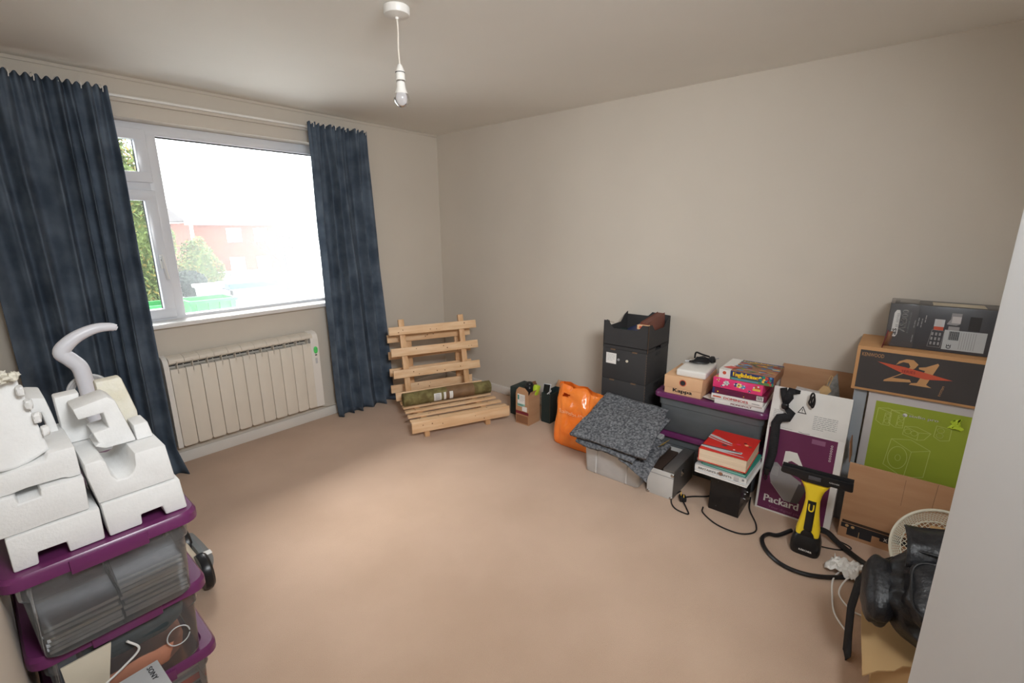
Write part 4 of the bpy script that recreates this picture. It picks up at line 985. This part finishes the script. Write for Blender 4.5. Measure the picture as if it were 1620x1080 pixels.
# ------------------------------------------------------------------ window vac
t = thing('window_vac', 'yellow and black cordless window vac standing upright on the carpet', 'window vac', (-.735, -3.412, 0), -88)
q = MB(); q.loft([rr(.118, .115, .03, .0), rr(.126, .12, .03, .015), rr(.124, .115, .03, .05), rr(.108, .095, .03, .088), rr(.085, .075, .028, .108)], 'black_plastic')
q.text('KÄRCHER', -.022, .026, .052, .011, 'paper', FR(0, -.0605, 0), lift=.002, bold=.0008)
q.build('water_tank', t, smooth=50)
prof = [(.092, .095, .082, 0), (.115, .098, .080, .0), (.145, .088, .070, .0), (.19, .074, .058, 0), (.235, .064, .052, 0), (.27, .060, .048, 0), (.30, .066, .046, 0), (.33, .084, .044, 0), (.352, .110, .040, 0), (.366, .124, .036, 0), (.372, .120, .028, 0)]
q = MB(); q.loft([rr(a, b_, .022, z, 7) for z, a, b_, c_ in prof], 'yellow'); q.build('body', t, smooth=60)
q = MB(); q.prism([(-.030, .085), (.034, .085), (.026, .112), (.012, .128), (-.012, .128), (-.024, .112)], -.044, -.030, 'black_plastic', bev=.003); q.build('neck_cutout', t)
q = MB(); q.loft([rr(.034, .016, .006, z, 5, cy=y) for z, y in ((.132, -.040), (.145, -.040), (.19, -.0285), (.235, -.0255), (.262, -.0235), (.275, -.020))], 'black_plastic'); gp = q.build('grip', t, smooth=50)
q = MB().tube([(-.009, -.0325, .262), (-.009, -.0340, .238), (-.005, -.035, .228), (.005, -.035, .228), (.009, -.0340, .238), (.009, -.0325, .262)], .0032, 'yellow', n=6, sub=2); q.build('switch', gp)
q = MB(); q.prism([(-.145, .388), (-.142, .418), (.140, .418), (.143, .376), (.135, .372), (.06, .374), (.05, .366), (-.05, .366), (-.07, .378), (-.135, .383)], -.030, .010, 'black_plastic', bev=.005)
q.box(-.03, .02, -.034, -.028, .385, .405, 'box_dgrey', .004).text('KÄRCHER', .052, .392, .038, .008, 'paper', FR(0, -.030, 0), lift=.002)
q.box(-.140, .140, -.014, -.008, .416, .430, 'black_matte'); q.build('suction_head', t)

# loose black hose round it and a charger lead
def floor_tube(name, pts, r_, m, label, cat, loc):
    return MB().tube(rel(pts, loc), r_, m).build(name, loc=loc, label=label, cat=cat)
floor_tube('hose', [(-.66, -3.34, .030), (-.72, -3.29, .012), (-.74, -3.25, .011), (-.80, -3.235, .011), (-.88, -3.27, .011), (-.94, -3.34, .011), (-.95, -3.42, .011), (-.92, -3.50, .011), (-.85, -3.59, .011), (-.79, -3.66, .011), (-.74, -3.74, .013)], .010, 'black_plastic', 'black hose curling round the yellow window vac on the carpet', 'hose', (-.83, -3.4, 0))
floor_tube('hose', [(-.60, -3.42, .05), (-.59, -3.48, .045), (-.61, -3.53, .022), (-.66, -3.60, .012), (-.70, -3.66, .012), (-.72, -3.74, .012)], lambda t_: .016-.005*t_, 'black_plastic', 'thick black hose end leading from behind the window vac to the rucksack', 'hose', (-.65, -3.55, 0))
floor_tube('charger_lead', [(-.68, -3.462, .01), (-.66, -3.50, .004), (-.64, -3.545, .004), (-.60, -3.585, .004), (-.575, -3.57, .004), (-.56, -3.50, .006)], .003, 'black_plastic', 'thin black charger lead beside the window vac base', 'cable', (-.62, -3.53, 0))
t = thing('paper_sleeve', 'crumpled white paper sleeve with white leads lying on the carpet', 'paper sleeve', (-.80, -3.575, 0))
def crump(u, v):
    n1 = noise.noise(Vector((u*3.2, v*3.2, 1.5)))
    n2 = abs(noise.noise(Vector((u*7, v*6, 4.5))))
    return (-.065+.13*v+.012*n1, .058-.125*u+.014*math.sin(v*5), .020+.014*n1+.034*n2+.016*math.sin(u*PI)*math.sin(v*PI))
o = MB().grid(crump, 14, 14, 'paper').build('paper', t, smooth=12); solid(o, .002)
MB().tube(rel([(-.80, -3.58, .03), (-.90, -3.545, .012), (-1.02, -3.555, .004), (-1.12, -3.575, .004), (-1.20, -3.625, .004)], (-.80, -3.575, 0)), .0035, 'paper').tube(rel([(-.83, -3.62, .03), (-.90, -3.585, .02), (-.98, -3.575, .004), (-1.05, -3.62, .004), (-1.06, -3.66, .004)], (-.80, -3.575, 0)), .0035, 'paper').tube(rel([(-.80, -3.60, .03), (-.84, -3.63, .02), (-.88, -3.66, .01), (-.96, -3.66, .008)], (-.80, -3.575, 0)), .0035, 'paper').build('lead', t)

# mesh basket, cardboard and rucksack
t = thing('mesh_basket', 'round cream wire mesh basket tilted behind the black rucksack', 'wire basket', (-.74, -3.885, .205))
Mm = T(0, 0, 0, rz=-72) @ T(rx=68)
Mm = Matrix.Translation((0, 0, 0)) @ Euler((R(62), 0, R(-78))).to_matrix().to_4x4()
q = MB(); RB = .178
q.tube([(RB*math.cos(a), RB*math.sin(a), 0) for a in [k*2*PI/40 for k in range(40)]], .006, 'mesh_cream', n=8, sub=2, closed=True, M=Mm)
q.tube([(RB*.72*math.cos(a), RB*.72*math.sin(a), -.06) for a in [k*2*PI/30 for k in range(30)]], .003, 'mesh_cream', n=6, sub=2, closed=True, M=Mm)
q.build('rim', t)
q = MB(); N = 46
for k in range(N):
    for sg in (-1, 1):
        pts = []
        for j in range(9):
            f = j/8; a = 2*PI*k/N+sg*f*.9; rr_ = RB*(1-.28*f); pts.append((rr_*math.cos(a), rr_*math.sin(a), -.06*math.sin(f*PI/2)))
        q.tube(pts, .0016, 'mesh_cream', n=4, sub=1, M=Mm)
for k in range(-9, 10):
    for sg in (0, 1):
        c_ = k*.0135; hl = math.sqrt(max(0, (RB*.72)**2-c_*c_)); a = R(45 if sg else -45)
        P2 = [(c_*math.cos(a)-s_*math.sin(a), c_*math.sin(a)+s_*math.cos(a), -.06) for s_ in (-hl, hl)]
        q.tube(P2, .0016, 'mesh_cream', n=4, sub=1, M=Mm)
q.build('wire_mesh', t)
t = thing('open_carton', 'tan cardboard box with a torn flap lying under the black rucksack', 'box', (-1.25, -3.86, 0), 0)
q = MB(); q.box(-.17, .34, -.18, .16, 0, .185, 'cardboard_tan', .003); q.build('carton', t)
fp = [(-.345, .190), (-.16, .205), (.01, .215), (.20, .21), (.35, .2), (.35, -.16), (-.12, -.16), (-.16, -.02), (-.200, .060), (-.225, .095), (-.262, .115), (-.295, .155)]
q = MB(); q.add([(x, y, z) for z in (.187, .192) for x, y in fp], [tuple(range(len(fp)))[::-1], tuple(range(len(fp), 2*len(fp)))]+[(k, (k+1) % len(fp), len(fp)+(k+1) % len(fp), len(fp)+k) for k in range(len(fp))], 'cardboard_tan'); o = q.build('torn_flap', t)
MB().box(-.08, .08, -.003, .003, -.11, .05, 'cardboard_tan', 0, T(rx=-10)).build('cardboard_scrap', loc=(-.80, -3.90, .305), rz=-80, label='piece of tan cardboard standing inside the wire basket', cat='cardboard')

bp_ = thing('rucksack', 'black leather rucksack slumped on the tan cardboard, strap trailing to the floor', 'rucksack', (-1.50, -3.880, .195), 0)
Mk = T(0, 0, .100, rz=-84) @ T(rx=-58) @ Matrix.Scale(1.25, 4)
q = MB()
def sack(u, v):
    a = 2*PI*u; z = v; e = .62
    pr_ = math.sin(PI*min(1, max(0, v)))**.38 if 0 < v < 1 else 0
    wx = .155*(1.05-.30*v**2)*pr_; wy = .085*(1.1-.35*v)*pr_
    x = wx*math.copysign(abs(math.cos(a))**e, math.cos(a)); y = wy*math.copysign(abs(math.sin(a))**e, math.sin(a))
    n_ = .012*noise.noise(Vector((x*12, y*12, v*5)))+.006*noise.noise(Vector((x*30, y*30, v*14)))
    return (x+n_, y+n_*1.4, .29*v+n_*.5)
q.grid(sack, 60, 44, 'leather', Mk)
q.build('main_bag', bp_, smooth=70)
q = MB(); q.ball((-.01, -.085, .10), (.105, .035, .085), 'leather', Mk, e=.6, nz=.12, nu=40, nv=24); q.build('front_pocket', bp_, smooth=70)
q = MB(); q.ball((-.155, .0, .115), (.035, .055, .085), 'leather', Mk, e=.7, nz=.12); q.build('side_pocket', bp_, smooth=70)
q = MB(); q.grid(lambda u, v: (-.115+.23*u, -.075-.035*math.sin(PI*v*.9)+.006*noise.noise(Vector((u*6, v*6, 2))), .290-.12*v-.01*math.cos(u*PI*2)), 24, 16, 'leather', Mk); o = q.build('top_flap', bp_, smooth=70); solid(o, .006)
q = MB()
for cx_, cz_, w2, h2 in ((-.01, .10, .098, .075), (-.01, .10, .080, .06)):
    q.tube([(cx_+w2*math.copysign(abs(math.cos(a))**.5, math.cos(a)), -.119+.02*(abs(math.cos(a))**3+abs(math.sin(a))**3)*.5, cz_+h2*math.copysign(abs(math.sin(a))**.5, math.sin(a))) for a in [k*2*PI/28 for k in range(28)]], .0028, 'black_plastic', n=6, sub=1, closed=True, M=Mk)
q.tube([(-.10, -.105, .20), (-.03, -.118, .195), (.05, -.118, .195), (.11, -.10, .20)], .004, 'black_plastic', M=Mk)
q.build('piping', bp_)
MB().box(-.035, .005, -.128, -.118, .150, .165, 'box_dgrey', .003, Mk).box(-.035, .005, -.124, -.116, .120, .130, 'box_dgrey', .003, Mk).build('clasp', bp_)
q = MB().tube([(-.06, -.06, .27), (-.08, -.05, .292), (-.06, -.03, .30), (-.03, -.04, .285), (-.02, -.07, .26)], lambda t_: (.010, .003), 'webbing', M=Mk); q.build('carry_loop', bp_)
so2 = Vector(bp_.location)
ribbon([tuple(Vector(p)-so2) for p in [(-1.10, -3.72, .33), (-1.14, -3.665, .30), (-1.18, -3.628, .235), (-1.235, -3.618, .15), (-1.275, -3.624, .07), (-1.305, -3.630, .012), (-1.34, -3.632, .006)]], [.03, .034, .038, .038, .038, .040, .040], (-.35, .9, .35), 'webbing', 'trailing_strap', bp_, th=.003)

# ------------------------------------------------------------------ polystyrene packing on the left tubs
LZ = 3*TH
def styro(name, poly, y0, y1, label, m='styro', bev=.004, holes=None):
    cx_ = sum(p[0] for p in poly)/len(poly); z0 = min(p[1] for p in poly)
    q = MB().prism([(x-cx_, z-z0) for x, z in poly], 0, y1-y0, m, bev=bev)
    if holes: holes(q, cx_, z0)
    return q.build(name, loc=(cx_, y0, z0), label=label, cat='packing block', group='polystyrene packing blocks', smooth=40)
G = 'polystyrene_block'
styro(G, [(-3.205, LZ+.001), (-3.204, .880), (-3.045, .880), (-3.047, LZ+.001), (-3.112, LZ+.001), (-3.113, .824), (-3.162, .825), (-3.164, LZ+.001)], -2.165, -1.93, 'white polystyrene block with a notched foot, bottom left on the top tub')
styro(G, [(-3.215, .882), (-3.175, .882), (-3.13, .884), (-3.061, .884), (-3.058, .968), (-3.10, .970), (-3.132, .970), (-3.133, .952), (-3.170, .950), (-3.172, .970), (-3.212, .972)], -2.160, -1.93, 'white polystyrene block with a slot in its top, second of the left pile')
styro(G, [(-3.212, .974), (-3.175, .974), (-3.150, .978), (-3.090, .977), (-3.080, .972), (-3.060, .972), (-3.060, 1.045), (-3.105, 1.045), (-3.112, 1.030), (-3.14, 1.026), (-3.21, 1.022)], -2.150, -1.93, 'white polystyrene block, third of the left pile under the curved tray')
q = MB()
def tray(u, v):
    x = -3.225+.125*u; z = 1.05+.19*v*(1-.1*u); y = -2.155+.04*math.sin(u*PI*.5)+.02*v
    x += -.022*v*u
    if v < .12: z -= .02*math.sin(u*PI)
    return (x+3.16, y+2.10, z-1.05+.008*noise.noise(Vector((u*9, 0, v*9)))*(v > .9))
o = q.grid(tray, 20, 24, 'styro').build('polystyrene_tray', loc=(-3.16, -2.10, 1.045), label='curved white polystyrene tray standing on the left pile, rough broken edge', cat='packing tray', smooth=70)
solid(o, .022)
ed = MB()
for k in range(22):
    f = k/21; ed.ball((-3.222+.10*f, -2.122+.012*math.sin(k*2.7), 1.228+.005*math.sin(k*1.9)), (.008, .013, .007+.003*math.sin(k*2.3)), 'styro_old', e=.5, nz=.5, seed=k*3.1, nu=12, nv=8)
for k in range(4): ed.ball((-3.121+.0075*k, -2.125, 1.195-.034*k), (.007, .014, .012), 'styro', e=.6, nz=.3, seed=k+30, nu=12, nv=8)
e_ = ed.build('broken_edge', o); e_.matrix_parent_inverse = Matrix.Translation((3.16, 2.10, -1.045)); e_['label'] = 'crumbly yellowed edge'
styro(G, [(-3.125, 1.028), (-3.128, 1.135), (-3.105, 1.142), (-3.080, 1.135), (-3.074, 1.09), (-3.068, 1.028), (-3.085, 1.028), (-3.092, 1.10), (-3.104, 1.10), (-3.106, 1.028)], -1.995, -1.86, 'small forked polystyrene piece upright behind the curved tray')
styro(G, [(-3.041, .885), (-3.038, LZ+.001), (-2.972, LZ+.001), (-2.971, .823), (-2.925, .824), (-2.921, LZ+.002), (-2.872, LZ+.001), (-2.878, .885)], -2.165, -1.93, 'white polystyrene block with a notched foot, bottom right on the top tub')
styro(G, [(-3.053, .998), (-3.053, .965), (-3.043, .888), (-2.885, .888), (-2.893, .990), (-2.958, .990), (-2.961, .955), (-2.970, .938), (-2.982, .931), (-3.000, .934), (-3.009, .950), (-3.014, .990), (-3.02, .998)], -2.160, -1.93, 'white polystyrene block with a U-shaped scoop above the right notched one')
styro(G, [(-3.044, 1.115), (-2.976, 1.130), (-2.962, 1.115), (-2.937, .996), (-3.000, .996), (-3.020, 1.008), (-3.010, 1.014), (-3.018, 1.044), (-2.985, 1.047), (-2.990, 1.090), (-3.038, 1.086)], -2.085, -1.99, 'white E-shaped polystyrene piece standing on the right pile')
styro(G, [(-2.978, .996), (-2.980, 1.145), (-2.925, 1.147), (-2.905, 1.040), (-2.906, .992)], -1.975, -1.935, 'polystyrene piece behind the E-shaped one on its right', 'styro_old', .006)
styro(G, [(-3.064, 1.128), (-3.016, 1.130), (-3.018, 1.112), (-3.035, 1.108), (-3.008, 1.040), (-3.008, .999), (-3.058, .999), (-3.063, 1.03)], -1.985, -1.935, 'polystyrene piece behind the E-shaped one on its left')
styro(G, [(-2.935, .991), (-2.936, 1.035), (-2.905, 1.037), (-2.898, .991)], -2.075, -2.0, 'little polystyrene stub on the right end of the scooped block')

# vacuum cleaner behind the left stack
t = thing('vacuum_cleaner', 'upright vacuum cleaner with long white curved handle behind the left tub stack', 'vacuum cleaner', (-2.84, -1.235, 0), 0)
q = MB(); q.loft([rr(.20, .34, .06, .03, cx=.02), rr(.24, .40, .07, .05, cx=.02), rr(.23, .38, .07, .12, cx=.02), rr(.15, .24, .06, .20)], 'cream_box'); q.loft([rr(.15, .20, .05, .19, cx=-.03), rr(.15, .18, .05, .45, cx=-.05), rr(.13, .15, .05, .72, cx=-.07), rr(.08, .09, .03, .80, cx=-.08)], 'light_grey'); q.build('body', t, smooth=50)
q = MB(); q.tube([(.03, -.21, .085), (.12, -.20, .085), (.165, -.12, .09), (.17, .0, .09), (.165, .12, .09)], lambda t_: (.030, .022), 'grey_plastic'); q.build('bumper', t)
for yy in (-.185, .09):
    q = MB().lathe([(.030, -.02), (.075, -.018), (.080, -.005), (.080, .010), (.072, .020), (.02, .022)], 'black_plastic', T(.135, yy, .082, ry=90)).lathe([(.03, .0), (.028, .006), (0, .008)], 'grey_plastic', T(.157, yy, .082, ry=90)); q.build('wheel', t)
MB().rect(.0, .0, .06, .035, 'paper', T(.125, -.15, .128)).build('rating_label', t)
hp = [(-2.800, -1.25, 1.166), (-2.819, -1.25, 1.176), (-2.861, -1.25, 1.177), (-2.907, -1.25, 1.162), (-2.945, -1.25, 1.137), (-2.970, -1.25, 1.104), (-2.950, -1.25, 1.072), (-2.931, -1.25, 1.040), (-2.925, -1.25, .994), (-2.922, -1.25, .90), (-2.918, -1.25, .76)]
MB().tube(rel(hp, (-2.84, -1.235, 0)), lambda t_: (.013+.012*min(1, t_*2.2), .014+.012*min(1, t_*2.2)) if t_ > .03 else (.009, .009), 'cool_white', n=14).build('handle', t, smooth=60)
q = MB()
for k in range(4):
    rad = .060-.006*k
    q.tube([(-.075+rad*math.cos(a), .030+.006*k, .935+rad*.95*math.sin(a)) for a in [j*2*PI/16 for j in range(16)]], .0055, 'light_grey', n=7, sub=2, closed=True)
q.build('coiled_hose', t)

# grey boxed item at the bottom edge of the picture, standing on the carpet
t = thing('camera_box', 'grey carton lettered SONY standing in front of the left tub stack', 'box', (-3.078, -2.32, 0), 3)
W_, D_, h = .165, .31, .385
q = MB().box(-W_/2, W_/2, -D_/2, D_/2, 0, h, 'light_grey', .0015); P = TP(-W_/2, -D_/2, h)
q.text('SONY', W_-.028, D_-.012, .055, .012, 'ink', P, rot=-90, bold=.0006)
q.rect(.05, .155, .125, .195, 'rust', P).rect(.055, .162, .085, .188, 'red', P, .001).rect(.03, .05, .12, .14, 'box_grey', P)
for k in range(5): q.rect(.092, .162+.006*k, .118, .164+.006*k, 'paper', P, .0011)
q.build('carton', t)

# ------------------------------------------------------------------ outside
GZ = -2.7
MB().box(-30, 60, .8, 90, GZ-.1, GZ, 'asphalt').build('ground', **S)
t = thing('brick_house', 'red brick house with a pale eave and white windows beyond the fence', 'house', (9.4, 31, GZ))
MB().box(-2.5, 2.6, 0, 7, 0, 4.75, 'brick').build('wall', t)
MB().box(-3.0, 3.0, -.35, -.1, 4.60, 4.85, 'paper').build('fascia', t)
MB().add([(-3.0, -.35, 4.85), (3.0, -.35, 4.85), (3.0, 7.3, 4.85), (-3, 7.3, 4.85), (-3, 3.5, 5.9), (3.0, 3.5, 5.9)], [(0, 1, 5, 4), (2, 3, 4, 5), (3, 0, 4), (1, 2, 5)], 'roof_tile').build('roof', t)
MB().box(-2.75, -2.6, -.2, -.05, 0, 4.6, 'paper').build('drainpipe', t)
for x in (-.7, 1.0):
    for z in (1.6, 3.5):
        wq = MB().box(x, x+.9, -.05, .02, z, z+.9, 'paper').build('window', t)
        MB().box(x+.08, x+.40, -.07, -.04, z+.08, z+.82, 'box_grey').box(x+.50, x+.82, -.07, -.04, z+.08, z+.82, 'box_grey').build('pane', wq)
t = thing('garden_fence', 'pale boarded garden fence in front of the brick house', 'fence', (6.3, 22.5, GZ))
q = MB()
for k in range(22): q.box(-2.2+.2*k, -2.2+.2*k+.185, 0, .03, 0, 2.15+.015*math.sin(k*2.2), 'fence_pale')
q.build('boards', t)
MB().box(-2.25, 2.25, -.04, .06, 2.15, 2.24, 'paper').build('coping', t)
for x in (-2.2, -.7, .8, 2.15): MB().box(x, x+.1, .03, .13, 0, 2.2, 'fence_pale').build('post', t)
def skip(x, y, w_, d_, h, label, rz=0):
    t = thing('green_skip', label, 'skip', (x, y, GZ), rz, group='green skips outside')
    MB().loft([rr(w_*.86, d_*.8, .05, .1), rr(w_, d_, .05, h)], 'green_skip', cap1=False).loft([rr(w_+.1, d_+.1, .05, h), rr(w_+.1, d_+.1, .05, h+.1), rr(w_-.05, d_-.05, .05, h+.1), rr(w_*.85, d_*.78, .05, .14)], 'green_skip', cap0=False).build('hull', t)
    q = MB()
    for k in range(4): q.box(-w_/2+.15+k*w_/4, -w_/2+.23+k*w_/4, -d_/2-.06, -d_/2+.05, .1, h, 'green_skip')
    q.build('ribs', t)
skip(2.1, 14.3, 1.35, 1.2, 1.95, 'bright green skip seen at the lower left of the big pane')
skip(-.40, 11.2, 1.3, 1.0, 2.32, 'bright green skip seen through the side casement')
t = thing('pale_planter', 'white tub holding a dark shrub above the green skip', 'planter', (2.75, 16.2, GZ))
MB().loft([rr(.5, .5, .05, 0), rr(.7, .7, .05, 2.25)], 'paper').box(-.42, .42, -.42, .42, 2.2, 2.32, 'paper', .02).build('tub', t)
t = thing('blue_shelter', 'low open shelter with a pale blue roof and grey posts', 'shelter', (5.4, 17.5, GZ))
MB().box(-1.7, 2.0, -.6, .9, 1.95, 2.18, 'blue_roof', .03).build('roof', t)
for x in (-1.65, .2, 1.9): MB().box(x, x+.08, -.5, -.42, 0, 1.95, 'box_grey').build('post', t)
MB().box(-1.65, -1.55, -.5, .8, 0, 1.9, 'box_grey').build('side_panel', t)
for k, (x, w_) in enumerate(((4.35, 1.15), (5.65, 1.1), (6.9, 1.1), (8.2, 1.2))):
    t = thing('white_cabinet', ('white cabinet nearest the green skip', 'white cabinet second from the green skip', 'white cabinet third from the green skip', 'white cabinet furthest right in the yard')[k], 'cabinet', (x, 16.3+.1*k, GZ), group='white cabinets in the yard')
    MB().box(-w_/2, w_/2, -.4, .4, 0, 1.75, 'paper', .02).box(-w_/2+.06, -.02, -.42, -.39, .1, 1.65, 'light_grey').box(.02, w_/2-.06, -.42, -.39, .1, 1.65, 'light_grey').build('casing', t)
def leafy(name, x, y, z0, rx, ry, rz_, nleaf, ls, mats, label, cat, trunk=True, seed=0, cone=0.0, group=None):
    t = thing(name, label, cat, (x, y, GZ), group=group); rd = random.Random(seed); q = MB()
    for k in range(nleaf):
        while True:
            p = Vector((rd.uniform(-1, 1), rd.uniform(-1, 1), rd.uniform(-1, 1)))
            if p.length < 1: break
        p = p.normalized()*(.55+.45*p.length)
        f = 1-cone*(p.z+1)/2
        c_ = Vector((p.x*rx*f, p.y*ry*f, z0-GZ+rz_*(1+p.z)))
        c_ += Vector((1, 0, 0))*.4*rx*noise.noise(c_*1.1)
        a = Vector((rd.uniform(-1, 1), rd.uniform(-1, 1), rd.uniform(-1, 1))).normalized(); b_ = a.orthogonal().normalized(); s_ = ls*rd.uniform(.6, 1.3)
        q.add([c_-a*s_, c_+b_*s_*.45, c_+a*s_, c_-b_*s_*.45], [(0, 1, 2, 3)], rd.choice(mats))
    q.ball((0, 0, z0-GZ+rz_*.95), (rx*(.62-.15*cone), ry*.6, rz_*.8), mats[0], nz=.3, seed=seed)
    q.build('foliage', t)
    MB().tube([(0, 0, 0), (.05, 0, (z0-GZ)*.6), (0, 0, z0-GZ+rz_*1.2)], lambda t_: .12*(1-.6*t_), 'bark').build('trunk', t)
    return t
leafy('conifer', .62, 16.6, -2.3, 1.40, .9, 3.8, 9000, .11, ['foliage', 'foliage', 'foliage', 'autumn'], 'tall yellow-green conifer seen through the side casement', 'tree', seed=1, cone=.35)
leafy('garden_shrub', 4.0, 21.0, -1.6, 1.1, .8, 1.45, 2600, .085, ['foliage', 'foliage', 'autumn'], 'yellow-green shrub at the left of the big pane', 'shrub', seed=2, cone=.3)
leafy('dark_shrub', 2.42, 17.4, -.95, .62, .5, .50, 1500, .085, ['foliage_dark'], 'dark green spiky shrub above the green skip', 'shrub', seed=3)
def bare_tree(x, y, h, label, seed):
    t = thing('bare_tree', label, 'tree', (x, y, GZ)); rd = random.Random(seed); q = MB()
    def br(p, d_, l, r_, lv):
        e = p+d_*l; mid = p+d_*l*.5+Vector((rd.uniform(-1, 1), rd.uniform(-1, 1), 0))*l*.06
        q.tube([p, mid, e], lambda t_: r_*(1-.35*t_), 'bark', n=5, sub=2)
        if lv > 0:
            for k in range(3 if lv > 1 else 4):
                nd = (d_+Vector((rd.uniform(-1, 1), rd.uniform(-1, 1), rd.uniform(-.35, .7)))*.75).normalized(); br(e if k else p+d_*l*.75, nd, l*.68, r_*.58, lv-1)
    br(Vector((0, 0, 0)), Vector((0, 0, 1)), h*.38, .11, 5); q.build('branches', t)
bare_tree(7.2, 19.5, 4.6, 'leafless tree with fine branches right of the brick house', 4)
bare_tree(9.4, 20.5, 4.4, 'leafless tree at the far right of the big pane', 9)
